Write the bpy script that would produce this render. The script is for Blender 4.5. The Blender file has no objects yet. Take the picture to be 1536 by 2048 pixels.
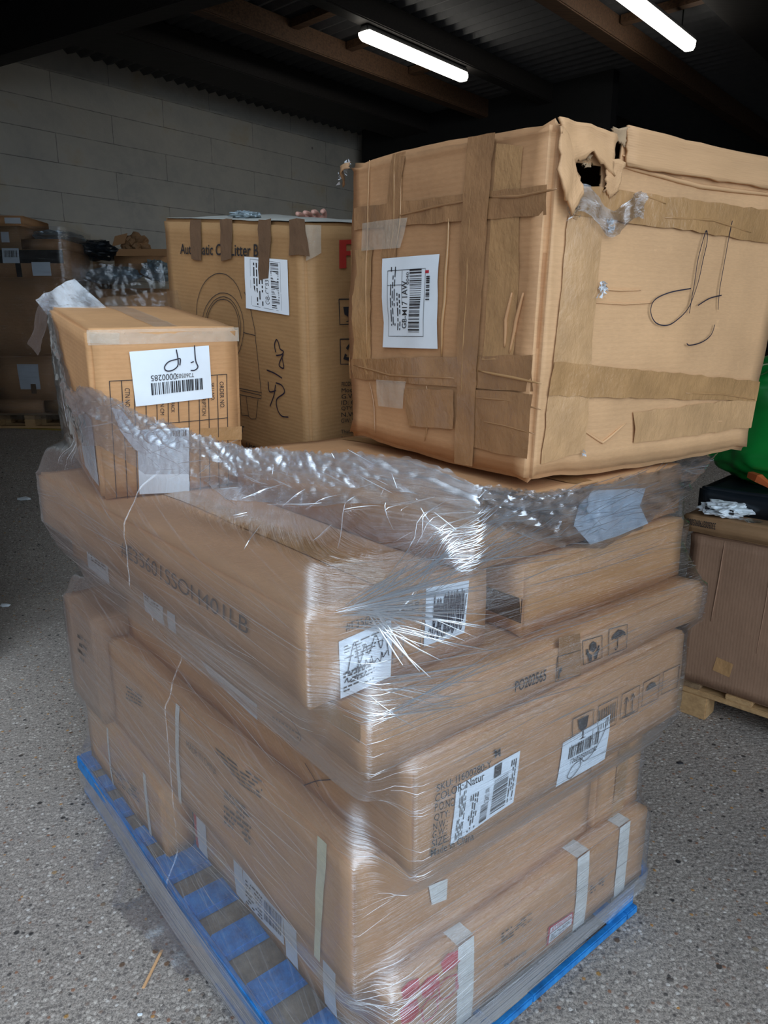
import bpy, bmesh, math, random
import numpy as np
from mathutils import Vector, Matrix, noise
random.seed(7); rng = np.random.default_rng(5)
C = bpy.context.scene.collection
sc = bpy.context.scene
R = math.radians
# ---------------------------------------------------------------- camera
CAMH = 1.546; PITCH = 14.2; FPX = 1450.0
cam = bpy.data.cameras.new('camera'); co = bpy.data.objects.new('camera', cam); C.objects.link(co)
co.location = (0, 0, CAMH); co.rotation_euler = (R(90 - PITCH), 0, 0)
cam.sensor_fit = 'VERTICAL'; cam.sensor_height = 36; cam.lens = 36 * FPX / 2048
cam.clip_start = .05; cam.clip_end = 200
sc.camera = co
# ---------------------------------------------------------------- exposure
vs = sc.view_settings
vs.view_transform = 'Standard'; vs.look = 'None'; vs.gamma = 1; vs.use_curve_mapping = False
vs.exposure = 0.0
sc.cycles.use_denoising = True
sc.cycles.transparent_max_bounces = 18
sc.cycles.max_bounces = 6
sc.cycles.sample_clamp_indirect = 4
# ---------------------------------------------------------------- overcast sky, brighter over the open yard
w = bpy.data.worlds.new('overcast'); sc.world = w; w.use_nodes = True
nt = w.node_tree; nt.nodes.clear()
o_ = nt.nodes.new('ShaderNodeOutputWorld'); bg = nt.nodes.new('ShaderNodeBackground')
tc = nt.nodes.new('ShaderNodeTexCoord'); dt = nt.nodes.new('ShaderNodeVectorMath'); dt.operation = 'DOT_PRODUCT'
dt.inputs[1].default_value = Vector((.62, -.60, .50)).normalized()
nt.links.new(tc.outputs['Generated'], dt.inputs[0])
rp = nt.nodes.new('ShaderNodeValToRGB'); nt.links.new(dt.outputs['Value'], rp.inputs['Fac'])
e = rp.color_ramp.elements
e[0].position = 0.0; e[0].color = (.09, .115, .14, 1)
e[1].position = 1.0; e[1].color = (2.55, 3.1, 3.75, 1)
m_ = e.new(.55); m_.color = (.80, .98, 1.20, 1)
nt.links.new(rp.outputs['Color'], bg.inputs['Color']); bg.inputs['Strength'].default_value = 1.3
nt.links.new(bg.outputs[0], o_.inputs[0])

# ---------------------------------------------------------------- frames
AR = R(50.8)
UR = Vector((math.sin(AR), math.cos(AR), 0)); UL = Vector((-math.cos(AR), math.sin(AR), 0))
O = Vector((-.08304, 1.02026, 0))
def W(u, v, z): return O + UR * u + UL * v + Vector((0, 0, z))
BA = R(41.8)
E1 = Vector((math.sin(BA), math.cos(BA), 0)); E2 = Vector((-E1.y, E1.x, 0))
def B(a, q, z): return E1 * a + E2 * q + Vector((0, 0, z))

# ---------------------------------------------------------------- materials
def mat(name):
    m = bpy.data.materials.new(name); m.use_nodes = True
    return m, m.node_tree, m.node_tree.nodes['Principled BSDF']
def N(nt, t, **k):
    n = nt.nodes.new(t)
    for a, b in k.items(): setattr(n, a, b)
    return n
def ramp(nt, src, stops):
    r = N(nt, 'ShaderNodeValToRGB'); nt.links.new(src, r.inputs['Fac'])
    e = r.color_ramp.elements
    while len(e) > 1: e.remove(e[-1])
    e[0].position = stops[0][0]; e[0].color = (*stops[0][1], 1)
    for p, c in stops[1:]:
        x = e.new(p); x.color = (*c, 1)
    return r.outputs['Color']
def coords(nt, scale=(1, 1, 1), kind='Object', rot=(0, 0, 0)):
    t = N(nt, 'ShaderNodeTexCoord'); m = N(nt, 'ShaderNodeMapping'); m.inputs['Scale'].default_value = scale
    m.inputs['Rotation'].default_value = rot
    nt.links.new(t.outputs[kind], m.inputs['Vector']); return m.outputs[0]
def noi(nt, vec, scale, detail=3, rough=.55):
    n = N(nt, 'ShaderNodeTexNoise'); n.inputs['Scale'].default_value = scale; n.inputs['Detail'].default_value = detail
    n.inputs['Roughness'].default_value = rough
    nt.links.new(vec, n.inputs['Vector']); return n.outputs['Fac']
def mixc(nt, a, b, f, mode='MIX'):
    m = N(nt, 'ShaderNodeMix', data_type='RGBA', blend_type=mode)
    for s, x in ((m.inputs['Factor'], f), (m.inputs['A'], a), (m.inputs['B'], b)):
        if hasattr(x, 'node'): nt.links.new(x, s)
        elif isinstance(x, tuple): s.default_value = (*x, 1)
        else: s.default_value = x
    return m.outputs['Result']
def bump(nt, bs, h, strength, dist=.01, prev=None):
    b = N(nt, 'ShaderNodeBump'); b.inputs['Strength'].default_value = strength; b.inputs['Distance'].default_value = dist
    nt.links.new(h, b.inputs['Height'])
    if prev: nt.links.new(prev, b.inputs['Normal'])
    nt.links.new(b.outputs[0], bs.inputs['Normal']); return b.outputs[0]
def plain(name, col, rough=.6, metal=0, var=.12, scale=12):
    m, nt, bs = mat(name)
    n = noi(nt, coords(nt), scale)
    nt.links.new(ramp(nt, n, [(.3, tuple(c * (1 - var) for c in col)), (.7, tuple(min(1, c * (1 + var)) for c in col))]), bs.inputs['Base Color'])
    bs.inputs['Roughness'].default_value = rough; bs.inputs['Metallic'].default_value = metal
    return m
def cardboard(name, col, flute='x', wear=.5):
    """kraft board: fibre mottling, faint flutes, light scuffs"""
    m, nt, bs = mat(name)
    v = coords(nt, kind='UV')
    big = noi(nt, v, 3.0, 4); fib = noi(nt, coords(nt, (1, 6, 1) if flute == 'x' else (6, 1, 1), 'UV'), 60, 3)
    c1 = tuple(c * .86 for c in col); c2 = tuple(min(1, c * 1.12) for c in col)
    base = ramp(nt, big, [(.3, c1), (.7, c2)])
    base = mixc(nt, base, ramp(nt, fib, [(.3, (.84, .84, .84)), (.7, (1.0, 1.0, 1.0))]), .6, 'MULTIPLY')
    sc_ = noi(nt, v, 22, 6, .7)
    scf = ramp(nt, sc_, [(.62, (0, 0, 0)), (.75, (1, 1, 1))])
    base = mixc(nt, base, tuple(min(1, c * 1.35) for c in col), N_mul(nt, scf, .35 * wear))
    nt.links.new(base, bs.inputs['Base Color'])
    bs.inputs['Roughness'].default_value = .72
    wv = N(nt, 'ShaderNodeTexWave'); wv.bands_direction = 'Y' if flute == 'x' else 'X'; wv.inputs['Scale'].default_value = 28
    wv.inputs['Distortion'].default_value = .6; nt.links.new(v, wv.inputs['Vector'])
    b1 = bump(nt, bs, wv.outputs['Fac'], .10, .002)
    bump(nt, bs, noi(nt, v, 6, 4), .35, .02, b1)
    return m
def N_mul(nt, src, f):
    m = N(nt, 'ShaderNodeMath', operation='MULTIPLY'); nt.links.new(src, m.inputs[0]); m.inputs[1].default_value = f
    return m.outputs[0]
KR = (.45, .262, .125)
M = {}
M['card'] = cardboard('kraft_card', (.54, .28, .125))
M['card_warm'] = cardboard('kraft_card_warm', (.60, .31, .13))
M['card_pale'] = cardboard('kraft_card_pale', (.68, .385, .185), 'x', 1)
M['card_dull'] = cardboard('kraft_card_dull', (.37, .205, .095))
M['card_dark'] = cardboard('kraft_card_dark', (.25, .135, .065))
M['card_rose'] = cardboard('kraft_card_rose', (.42, .235, .125), 'y')
M['card_in'] = plain('raw_board_edge', (.42, .28, .16), .9, scale=80)
M['ink'] = plain('black_ink', (.018, .016, .018), .7)
M['ink_soft'] = plain('grey_ink', (.07, .055, .045), .7)
M['pen'] = plain('marker_pen', (.015, .012, .025), .5)
M['red'] = plain('red_ink', (.50, .025, .04), .5)
M['ink_red'] = plain('red_print', (.40, .03, .02), .6)
M['paper'] = plain('white_paper', (.80, .84, .86), .55, var=.04)
M['paper_grey'] = plain('dull_paper', (.62, .63, .64), .6, var=.06)
M['strap'] = plain('white_strap', (.68, .66, .60), .45, var=.08, scale=60)
M['strap_yellow'] = plain('yellowed_strap', (.66, .62, .42), .45, var=.08, scale=60)
def tape_mat(name, col, rough=.22, alpha=1.0):
    m, nt, bs = mat(name)
    v = coords(nt, (1, 1, 1), 'UV')
    n = noi(nt, v, 14, 5)
    nt.links.new(ramp(nt, n, [(.3, tuple(c * .85 for c in col)), (.75, tuple(min(1, c * 1.15) for c in col))]), bs.inputs['Base Color'])
    bs.inputs['Roughness'].default_value = rough
    bs.inputs['Alpha'].default_value = alpha
    bs.inputs['Coat Weight'].default_value = .3; bs.inputs['Coat Roughness'].default_value = .12
    bump(nt, bs, noi(nt, coords(nt, (2.2, 1.3, 1), 'UV'), 16, 6, .6), .6, .008)
    return m
M['tape'] = tape_mat('brown_tape', (.36, .185, .08))
M['tape_light'] = tape_mat('tan_tape', (.46, .25, .105), .28)
M['tape_tan'] = tape_mat('pale_tape', (.56, .32, .15), .35)
M['tape_dark'] = tape_mat('dark_brown_tape', (.15, .085, .045))
M['tape_black'] = tape_mat('black_tape', (.015, .016, .018), .3)
M['tape_clear'] = tape_mat('clear_tape', (.75, .68, .55), .08, .35)
def wood(name, a, b, sc_=(1, 12, 12), rough=.75):
    m, nt, bs = mat(name)
    n = noi(nt, coords(nt, sc_), 5, 6, .65)
    nt.links.new(ramp(nt, n, [(.28, a), (.72, b)]), bs.inputs['Base Color']); bs.inputs['Roughness'].default_value = rough
    bump(nt, bs, n, .4, .004); return m
M['wood'] = wood('pallet_pine', (.34, .19, .08), (.56, .34, .15))
M['wood_dark'] = wood('old_pallet_wood', (.16, .09, .045), (.30, .19, .10))
M['beam_brown'] = wood('lit_brown_timber', (.035, .016, .008), (.13, .065, .03))  # roof timbers that catch light; their brightness is put into the colour
M['beam_black'] = wood('shaded_timber', (.008, .006, .006), (.022, .018, .016))  # the same timbers out of the light, shade put into the colour
def bluewood():
    m, nt, bs = mat('blue_pallet_paint')
    n = noi(nt, coords(nt, (3, 3, 3)), 9, 8, .7)
    nt.links.new(ramp(nt, n, [(.30, (.012, .10, .26)), (.52, (.015, .19, .50)), (.68, (.03, .26, .58)), (.80, (.16, .14, .10))]), bs.inputs['Base Color'])
    bs.inputs['Roughness'].default_value = .6; bump(nt, bs, noi(nt, coords(nt), 40, 5), .5, .004); return m
M['blue'] = bluewood()
M['wood_worn'] = wood('scuffed_bare_pallet_wood', (.16, .13, .10), (.34, .28, .20), (6, 6, 6))
# exposed aggregate yard, smoother towards the ramp
def ground_mat():
    m, nt, bs = mat('exposed_aggregate')
    v = coords(nt)
    jit = N(nt, 'ShaderNodeVectorMath', operation='ADD')
    nz = N(nt, 'ShaderNodeTexNoise'); nz.inputs['Scale'].default_value = 60; nt.links.new(v, nz.inputs['Vector'])
    scl = N(nt, 'ShaderNodeVectorMath', operation='SCALE'); scl.inputs['Scale'].default_value = .005
    nt.links.new(nz.outputs['Color'], scl.inputs[0]); nt.links.new(v, jit.inputs[0]); nt.links.new(scl.outputs[0], jit.inputs[1])
    def vor(scale):
        a = N(nt, 'ShaderNodeTexVoronoi'); a.inputs['Scale'].default_value = scale; nt.links.new(jit.outputs[0], a.inputs['Vector']); return a
    a = vor(75); sep = N(nt, 'ShaderNodeSeparateColor'); nt.links.new(a.outputs['Color'], sep.inputs[0])
    stone = ramp(nt, sep.outputs[0], [(0, (.19, .16, .14)), (.18, (.36, .30, .255)), (.40, (.50, .43, .37)), (.62, (.26, .19, .15)), (.68, (.42, .36, .31)), (.80, (.10, .085, .075)), (.84, (.58, .51, .44)), (.93, (.30, .15, .09)), (.955, (.50, .25, .08)), (.965, (.66, .60, .54))])
    stone.node.color_ramp.interpolation = 'CONSTANT'
    cement = ramp(nt, noi(nt, v, 190, 4), [(.3, (.13, .11, .095)), (.65, (.48, .41, .35))])
    edge = ramp(nt, a.outputs['Distance'], [(.30, (1, 1, 1)), (.46, (0, 0, 0))])
    col = mixc(nt, cement, stone, edge)
    b2 = vor(26); sep2 = N(nt, 'ShaderNodeSeparateColor'); nt.links.new(b2.outputs['Color'], sep2.inputs[0])
    sel = N(nt, 'ShaderNodeMath', operation='GREATER_THAN'); nt.links.new(sep2.outputs[0], sel.inputs[0]); sel.inputs[1].default_value = .82
    near = ramp(nt, b2.outputs['Distance'], [(.16, (1, 1, 1)), (.24, (0, 0, 0))])
    mm = N(nt, 'ShaderNodeMath', operation='MULTIPLY'); nt.links.new(sel.outputs[0], mm.inputs[0]); nt.links.new(near, mm.inputs[1])
    big = ramp(nt, sep2.outputs[1], [(0, (.03, .028, .028)), (.5, (.07, .055, .045)), (.7, (.20, .11, .06)), (.85, (.30, .25, .19)), (.95, (.42, .22, .06))])
    col = mixc(nt, col, big, mm.outputs[0])
    col = mixc(nt, col, ramp(nt, noi(nt, v, 420, 3, .7), [(.36, (.45, .43, .42)), (.5, (1, 1, 1)), (.66, (1.5, 1.48, 1.42))]), .8, 'MULTIPLY')
    pat = ramp(nt, noi(nt, v, .9, 4), [(.3, (.72, .72, .73)), (.7, (1.05, 1.05, 1.03))])
    col = mixc(nt, col, pat, 1.0, 'MULTIPLY')
    nt.links.new(col, bs.inputs['Base Color']); bs.inputs['Roughness'].default_value = .85
    h = mixc(nt, a.outputs['Distance'], (0, 0, 0), mm.outputs[0])
    b1 = bump(nt, bs, h, .6, .004); b1.node.invert = True
    return m
M['ground'] = ground_mat()
def smooth_floor():
    m, nt, bs = mat('worn_concrete')
    v = coords(nt); n = noi(nt, v, 2.2, 8, .65)
    nt.links.new(ramp(nt, n, [(.3, (.15, .14, .125)), (.7, (.27, .25, .22))]), bs.inputs['Base Color'])
    bs.inputs['Roughness'].default_value = .8; bump(nt, bs, noi(nt, v, 60, 5), .3, .004); return m
M['floor'] = smooth_floor()
def block_wall():
    m, nt, bs = mat('painted_blockwork')
    v = coords(nt, kind='UV')
    br = N(nt, 'ShaderNodeTexBrick'); nt.links.new(v, br.inputs['Vector'])
    br.inputs['Scale'].default_value = 1; br.inputs['Brick Width'].default_value = 1.35; br.inputs['Row Height'].default_value = .30
    br.inputs['Mortar Size'].default_value = .006; br.inputs['Mortar Smooth'].default_value = .8
    br.inputs['Color1'].default_value = (.60, .56, .48, 1); br.inputs['Color2'].default_value = (.57, .53, .455, 1); br.inputs['Mortar'].default_value = (.26, .24, .21, 1)
    br.offset = .5
    n = noi(nt, v, 1.1, 6, .6)
    st = ramp(nt, n, [(.35, (.80, .82, .85)), (.55, (1, 1, 1)), (.68, (.92, .80, .60))])
    base = mixc(nt, br.outputs['Color'], st, 1.0, 'MULTIPLY')
    sp = N(nt, 'ShaderNodeTexVoronoi'); sp.inputs['Scale'].default_value = 2.3; nt.links.new(v, sp.inputs['Vector'])
    base = mixc(nt, base, (.04, .035, .03), ramp(nt, sp.outputs['Distance'], [(.035, (1, 1, 1)), (.055, (0, 0, 0))]))
    mort = noi(nt, v, 9, 4)
    base = mixc(nt, base, (.58, .54, .465), ramp(nt, mort, [(.45, (0, 0, 0)), (.6, (.5, .5, .5))]))
    nt.links.new(base, bs.inputs['Base Color']); bs.inputs['Roughness'].default_value = .8
    b1 = bump(nt, bs, br.outputs['Fac'], .5, .006); b1.node.invert = True
    bump(nt, bs, noi(nt, v, 14, 6), .3, .02, b1); return m
M['blocks'] = block_wall()
M['dark'] = plain('dark_metal', (.008, .008, .009), .8)
M['roof'] = plain('corrugated_roof', (.07, .07, .075), .6)
def film_mat(name, haze=.008, streak=.30, rough=.07, gloss=.3, uvs=(1.0, 26.0), tint=(.93, .96, 1.0), bstr=.8):
    """clear stretch film: passes light straight through, mirrors the sky in its wrinkles, white streaks paint crease whitening and highlights into it"""
    m = bpy.data.materials.new(name); m.use_nodes = True; nt = m.node_tree; nt.nodes.clear()
    out = N(nt, 'ShaderNodeOutputMaterial')
    tr = N(nt, 'ShaderNodeBsdfTransparent'); tr.inputs[0].default_value = (*tint, 1)
    gl = N(nt, 'ShaderNodeBsdfGlossy'); gl.inputs['Roughness'].default_value = rough; gl.inputs['Color'].default_value = (1, 1, 1, 1)
    df = N(nt, 'ShaderNodeBsdfDiffuse'); df.inputs['Color'].default_value = (.78, .82, .86, 1)
    tl = N(nt, 'ShaderNodeBsdfTranslucent'); tl.inputs['Color'].default_value = (.78, .82, .86, 1)
    dm = N(nt, 'ShaderNodeMixShader'); dm.inputs[0].default_value = .4
    nt.links.new(df.outputs[0], dm.inputs[1]); nt.links.new(tl.outputs[0], dm.inputs[2])
    v = coords(nt, (uvs[0], uvs[1], 1), 'UV')
    n1 = noi(nt, v, 3.2, 6, .62); n2 = noi(nt, coords(nt, (uvs[0] * .5, uvs[1] * 2.6, 1), 'UV', (0, 0, .04)), 4.0, 5, .6)
    big = noi(nt, coords(nt, (1, 2.0, 1), 'UV'), 2.6, 3)
    s1 = ramp(nt, n1, [(.56, (0, 0, 0)), (.70, (1, 1, 1))]); s2 = ramp(nt, n2, [(.57, (0, 0, 0)), (.66, (1, 1, 1))])
    st = mixc(nt, s1, s2, .5, 'ADD')
    st = mixc(nt, st, ramp(nt, big, [(.3, (.25, .25, .25)), (.65, (1, 1, 1))]), 1.0, 'MULTIPLY')
    f = N(nt, 'ShaderNodeMath', operation='MULTIPLY_ADD'); nt.links.new(st, f.inputs[0]); f.inputs[1].default_value = streak; f.inputs[2].default_value = haze
    bp = N(nt, 'ShaderNodeBump'); bp.inputs['Strength'].default_value = bstr; bp.inputs['Distance'].default_value = .006
    hh = mixc(nt, n1, n2, .5); nt.links.new(hh, bp.inputs['Height'])
    nt.links.new(bp.outputs[0], gl.inputs['Normal'])
    m1 = N(nt, 'ShaderNodeMixShader'); nt.links.new(f.outputs[0], m1.inputs[0]); nt.links.new(tr.outputs[0], m1.inputs[1]); nt.links.new(dm.outputs[0], m1.inputs[2])
    lw = N(nt, 'ShaderNodeLayerWeight'); lw.inputs['Blend'].default_value = .5
    fr = N(nt, 'ShaderNodeMath', operation='POWER'); nt.links.new(lw.outputs['Facing'], fr.inputs[0]); fr.inputs[1].default_value = 3.0
    g = N(nt, 'ShaderNodeMath', operation='MULTIPLY_ADD'); nt.links.new(fr.outputs[0], g.inputs[0]); g.inputs[1].default_value = .75; g.inputs[2].default_value = .08 + gloss * .42
    g2 = N(nt, 'ShaderNodeMath', operation='MINIMUM'); nt.links.new(g.outputs[0], g2.inputs[0]); g2.inputs[1].default_value = .6
    m2 = N(nt, 'ShaderNodeMixShader'); nt.links.new(g2.outputs[0], m2.inputs[0]); nt.links.new(m1.outputs[0], m2.inputs[1]); nt.links.new(gl.outputs[0], m2.inputs[2])
    nt.links.new(m2.outputs[0], out.inputs[0]); return m
M['film'] = film_mat('stretch_film')
M['film_clear'] = film_mat('loose_clear_film', .015, .07, .05, .15, (14, 14), bstr=.6)
M['film_bunch'] = film_mat('bunched_stretch_film', .03, .20, .05, .6, (4, 9), bstr=1.0)
M['film_band'] = film_mat('doubled_stretch_film', .10, .40, .08, .4, (1, 34))
M['film_cord'] = film_mat('corded_film', .34, .30, .12, 1.0, (3, 3))  # whitish cords; film highlights are painted in along with crease whitening
def lamp_mat(s):
    m, nt, bs = mat('lit_tube'); bs.inputs['Emission Color'].default_value = (1, .95, .84, 1); bs.inputs['Emission Strength'].default_value = s
    return m
M['lamp'] = lamp_mat(9)
M['skin'] = plain('skin', (.62, .33, .25), .5, var=.06)
M['cloth_dark'] = plain('dark_fleece', (.03, .035, .05), .9)
M['cloth_navy'] = plain('navy_cotton', (.03, .04, .08), .9)
M['hair'] = plain('brown_hair', (.04, .025, .015), .6)
M['green'] = plain('green_polythene', (.005, .20, .03), .3, var=.3, scale=5)
M['orange'] = plain('orange_webbing', (.55, .12, .03), .6)
M['black_bag'] = plain('black_polythene', (.012, .016, .020), .3)
M['silver'] = plain('bubble_foil', (.30, .35, .37), .3, .4)

# ---------------------------------------------------------------- helpers
def link(name, me, m, parent=None):
    o = bpy.data.objects.new(name, me); C.objects.link(o)
    if m: me.materials.append(m)
    if parent: o.parent = parent; o.matrix_parent_inverse = Matrix.Translation(-parent.location)
    return o
def from_bm(name, bm, m, parent=None, smooth=False):
    me = bpy.data.meshes.new(name); bm.normal_update(); bm.to_mesh(me); bm.free()
    if smooth:
        for p in me.polygons: p.use_smooth = True
    return link(name, me, m, parent)
def from_data(name, vs, fs, m, parent=None, smooth=False, uvs=None):
    me = bpy.data.meshes.new(name); me.from_pydata([tuple(v) for v in vs], [], fs); me.update()
    if smooth:
        for p in me.polygons: p.use_smooth = True
    if uvs is not None:
        ul = me.uv_layers.new(name='UVMap')
        for l in me.loops: ul.data[l.index].uv = uvs[l.vertex_index]
    return link(name, me, m, parent)
def thing(name, label, cat, loc, group=None):
    o = bpy.data.objects.new(name, None); C.objects.link(o); o.location = loc; o.empty_display_size = .05
    o['label'] = label; o['category'] = cat
    if group: o['group'] = group
    return o
def tag(o, label, cat, group=None):
    o['label'] = label; o['category'] = cat
    if group: o['group'] = group
    return o
def cuboid(name, o, ax, ay, az, m, parent=None, bev=0, kind=None):
    """oriented box from corner o and three edge vectors"""
    bm = bmesh.new(); vv = []
    for k in (0, 1):
        for j in (0, 1):
            for i in (0, 1): vv.append(bm.verts.new(Vector(o) + Vector(ax) * i + Vector(ay) * j + Vector(az) * k))
    for f in ((0, 2, 3, 1), (4, 5, 7, 6), (0, 1, 5, 4), (1, 3, 7, 5), (3, 2, 6, 7), (2, 0, 4, 6)): bm.faces.new([vv[i] for i in f])
    bmesh.ops.recalc_face_normals(bm, faces=bm.faces)
    if bev: bmesh.ops.bevel(bm, geom=bm.edges[:], offset=bev, segments=2, affect='EDGES')
    ob = from_bm(name, bm, m, parent)
    if kind: ob['kind'] = kind
    return ob
def tube(name, pts, r, m, parent=None, n=6, smooth=True):
    vs, fs = [], []
    P = [Vector(p) for p in pts]
    for i, p in enumerate(P):
        t = (P[min(i + 1, len(P) - 1)] - P[max(i - 1, 0)]).normalized()
        a = t.orthogonal().normalized(); b = t.cross(a)
        rr = r[i] if isinstance(r, (list, tuple)) else r
        for k in range(n): vs.append(p + a * (rr * math.cos(k * 2 * math.pi / n)) + b * (rr * math.sin(k * 2 * math.pi / n)))
    for i in range(len(P) - 1):
        for k in range(n): fs.append((i * n + k, i * n + (k + 1) % n, (i + 1) * n + (k + 1) % n, (i + 1) * n + k))
    fs.append(tuple(range(n - 1, -1, -1))); fs.append(tuple((len(P) - 1) * n + k for k in range(n)))
    return from_data(name, vs, fs, m, parent, smooth)

class Carton:
    """a cardboard box given by its eight corners; faces R, L (the two seen sides), T (lid), X, Y (far sides)"""
    def __init__(s, name, corners, m, label, cat='box', bulge=.004, dent=.003, bev=.006, step=.04, hole=None, seed=0, group=None, flap=True):
        s.c = {k: Vector(v) for k, v in corners.items()}; o = s.c[0, 0, 0]
        s.L = ((s.c[1, 0, 0] - o).length, (s.c[0, 1, 0] - o).length, (s.c[0, 0, 1] - o).length)
        s.cen = sum(s.c.values(), Vector()) / 8; s.bulge = bulge; s.dent = dent; s.seed = seed
        base = sum((s.c[a, b, 0] for a in (0, 1) for b in (0, 1)), Vector()) / 4
        s.root = thing(name, label, cat, base, group)
        bm = bmesh.new(); bmesh.ops.create_cube(bm, size=1)
        for v in bm.verts: v.co = Vector(((v.co.x + .5) * s.L[0], (v.co.y + .5) * s.L[1], (v.co.z + .5) * s.L[2]))
        bmesh.ops.bevel(bm, geom=bm.edges[:], offset=bev, segments=3, affect='EDGES')
        for ax in range(3):
            n = max(2, int(s.L[ax] / step)); no = Vector([1 if i == ax else 0 for i in range(3)])
            for i in range(1, n):
                bmesh.ops.bisect_plane(bm, geom=bm.verts[:] + bm.edges[:] + bm.faces[:], plane_co=no * (s.L[ax] * i / n), plane_no=no)
        if hole: hole(bm, s)
        bm.normal_update()
        uv = bm.loops.layers.uv.new('UVMap')
        for f in bm.faces:
            n = f.normal
            for l in f.loops:
                p = l.vert.co
                l[uv].uv = (p.x, p.z) if abs(n.y) > .6 else ((p.y, p.z) if abs(n.x) > .6 else (p.x, p.y))
        new = []
        for v in bm.verts: new.append(s.tri(v.co) + s.nrm(v.co, v.normal) * s.d(v.co, v.normal))
        for v, p in zip(bm.verts, new): v.co = p
        s.body = from_bm('box_body', bm, m, s.root, True)
        s.body.data.polygons.foreach_set('use_smooth', [True] * len(s.body.data.polygons))
    def tri(s, p):
        a, b, c = p[0] / s.L[0], p[1] / s.L[1], p[2] / s.L[2]; q = Vector()
        for (i, j, k), v in s.c.items(): q += v * ((a if i else 1 - a) * (b if j else 1 - b) * (c if k else 1 - c))
        return q
    def nrm(s, p, n):
        ex = (s.c[1, 0, 0] - s.c[0, 0, 0]).normalized(); ey = (s.c[0, 1, 0] - s.c[0, 0, 0]).normalized(); ez = (s.c[0, 0, 1] - s.c[0, 0, 0]).normalized()
        return (ex * n[0] + ey * n[1] + ez * n[2]).normalized()
    def d(s, p, n):
        a, b, c = [max(0, min(1, p[i] / s.L[i])) for i in range(3)]
        q = Vector(p) * 6 + Vector((s.seed * 7.3, s.seed, 0))
        bl = 1.0
        for t, k in ((a, 0), (b, 1), (c, 2)):
            if abs(n[k]) < .5: bl *= math.sin(math.pi * t)
        return s.bulge * bl + s.dent * noise.noise(q) + s.dent * .5 * noise.noise(q * 2.7)
    def at(s, face, x, y, off=.0015):
        if face == 'R': p = (x, 0, y); n = (0, -1, 0)
        elif face == 'L': p = (0, s.L[1] - x, y); n = (-1, 0, 0)
        elif face == 'T': p = (x, y, s.L[2]); n = (0, 0, 1)
        elif face == 'X': p = (s.L[0], x, y); n = (1, 0, 0)
        return s.tri(p) + s.nrm(p, n) * (s.d(p, n) + off)
    def quad(s, name, face, q, m, parent=None, off=.003, nx=None, ny=None, wr=0, ragged=0, thick=0):
        """sheet stuck on a face; q = TL, TR, BR, BL in metres on the face"""
        q = [Vector(p) for p in q]
        nx = nx or max(2, int((q[1] - q[0]).length / .025)); ny = ny or max(2, int((q[3] - q[0]).length / .025))
        vs, uvs, fs = [], [], []
        for j in range(ny + 1):
            for i in range(nx + 1):
                a, b = i / nx, j / ny
                p = (q[0] * (1 - a) + q[1] * a) * (1 - b) + (q[3] * (1 - a) + q[2] * a) * b
                if ragged and (i in (0, nx) or j in (0, ny)):
                    p = p + Vector((random.uniform(-1, 1), random.uniform(-1, 1))) * ragged
                h = 0
                if wr:
                    h = wr * abs(noise.noise(Vector((p.x * 25, p.y * 25, s.seed)))) + wr * .6 * abs(noise.noise(Vector((p.x * 60, p.y * 60, 3))))
                vs.append(s.at(face, p.x, p.y, off + h)); uvs.append((p.x, p.y))
        for j in range(ny):
            for i in range(nx): fs.append((j * (nx + 1) + i, (j + 1) * (nx + 1) + i, (j + 1) * (nx + 1) + i + 1, j * (nx + 1) + i + 1))
        return from_data(name, vs, fs, m, parent or s.root, True, uvs)
    def pen(s, name, face, segs, wd, m, parent=None, off=.003):
        out = []
        for P in segs:
            P = [Vector(p) for p in P]; Q_ = []
            for i in range(len(P) - 1):
                a, b, c, d = P[max(i - 1, 0)], P[i], P[i + 1], P[min(i + 2, len(P) - 1)]
                for k in range(6):
                    t = k / 6; Q_.append(.5 * ((2 * b) + (c - a) * t + (2 * a - 5 * b + 4 * c - d) * t * t + (3 * b - a - 3 * c + d) * t ** 3))
            out.append(Q_ + [P[-1]])
        return s.line(name, face, out, wd, m, parent, off)
    def line(s, name, face, segs, wd, m, parent=None, off=.003):
        """pen or printed strokes: list of polylines"""
        vs, fs = [], []
        for pts in segs:
            P = []
            for a, b in zip(pts[:-1], pts[1:]):
                a, b = Vector(a), Vector(b); k = max(1, int((b - a).length / .03))
                P += [a.lerp(b, i / k) for i in range(k)]
            P.append(Vector(pts[-1]))
            b0 = len(vs)
            for i, p in enumerate(P):
                t = (P[min(i + 1, len(P) - 1)] - P[max(i - 1, 0)])
                if t.length < 1e-6: t = Vector((1, 0))
                t.normalize(); nn = Vector((-t.y, t.x)) * wd / 2
                for q_ in (p + nn, p - nn): vs.append(s.at(face, q_.x, q_.y, off))
            for i in range(len(P) - 1): fs.append((b0 + 2 * i, b0 + 2 * i + 1, b0 + 2 * i + 3, b0 + 2 * i + 2))
        return from_data(name, vs, fs, m, parent or s.root)
    def rects(s, name, face, q, rs, m, parent=None, off=.0042):
        """small filled rectangles in the unit square of quad q (x right, y down)"""
        vs, fs = [], []; q = [Vector(p) for p in q]
        f = lambda a, b: (q[0] * (1 - a) + q[1] * a) * (1 - b) + (q[3] * (1 - a) + q[2] * a) * b
        for (x0, y0, x1, y1) in rs:
            b0 = len(vs)
            for a, b in ((x0, y0), (x1, y0), (x1, y1), (x0, y1)):
                p = f(a, b); vs.append(s.at(face, p.x, p.y, off))
            fs.append((b0, b0 + 3, b0 + 2, b0 + 1))
        return from_data(name, vs, fs, m, parent or s.root)
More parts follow.
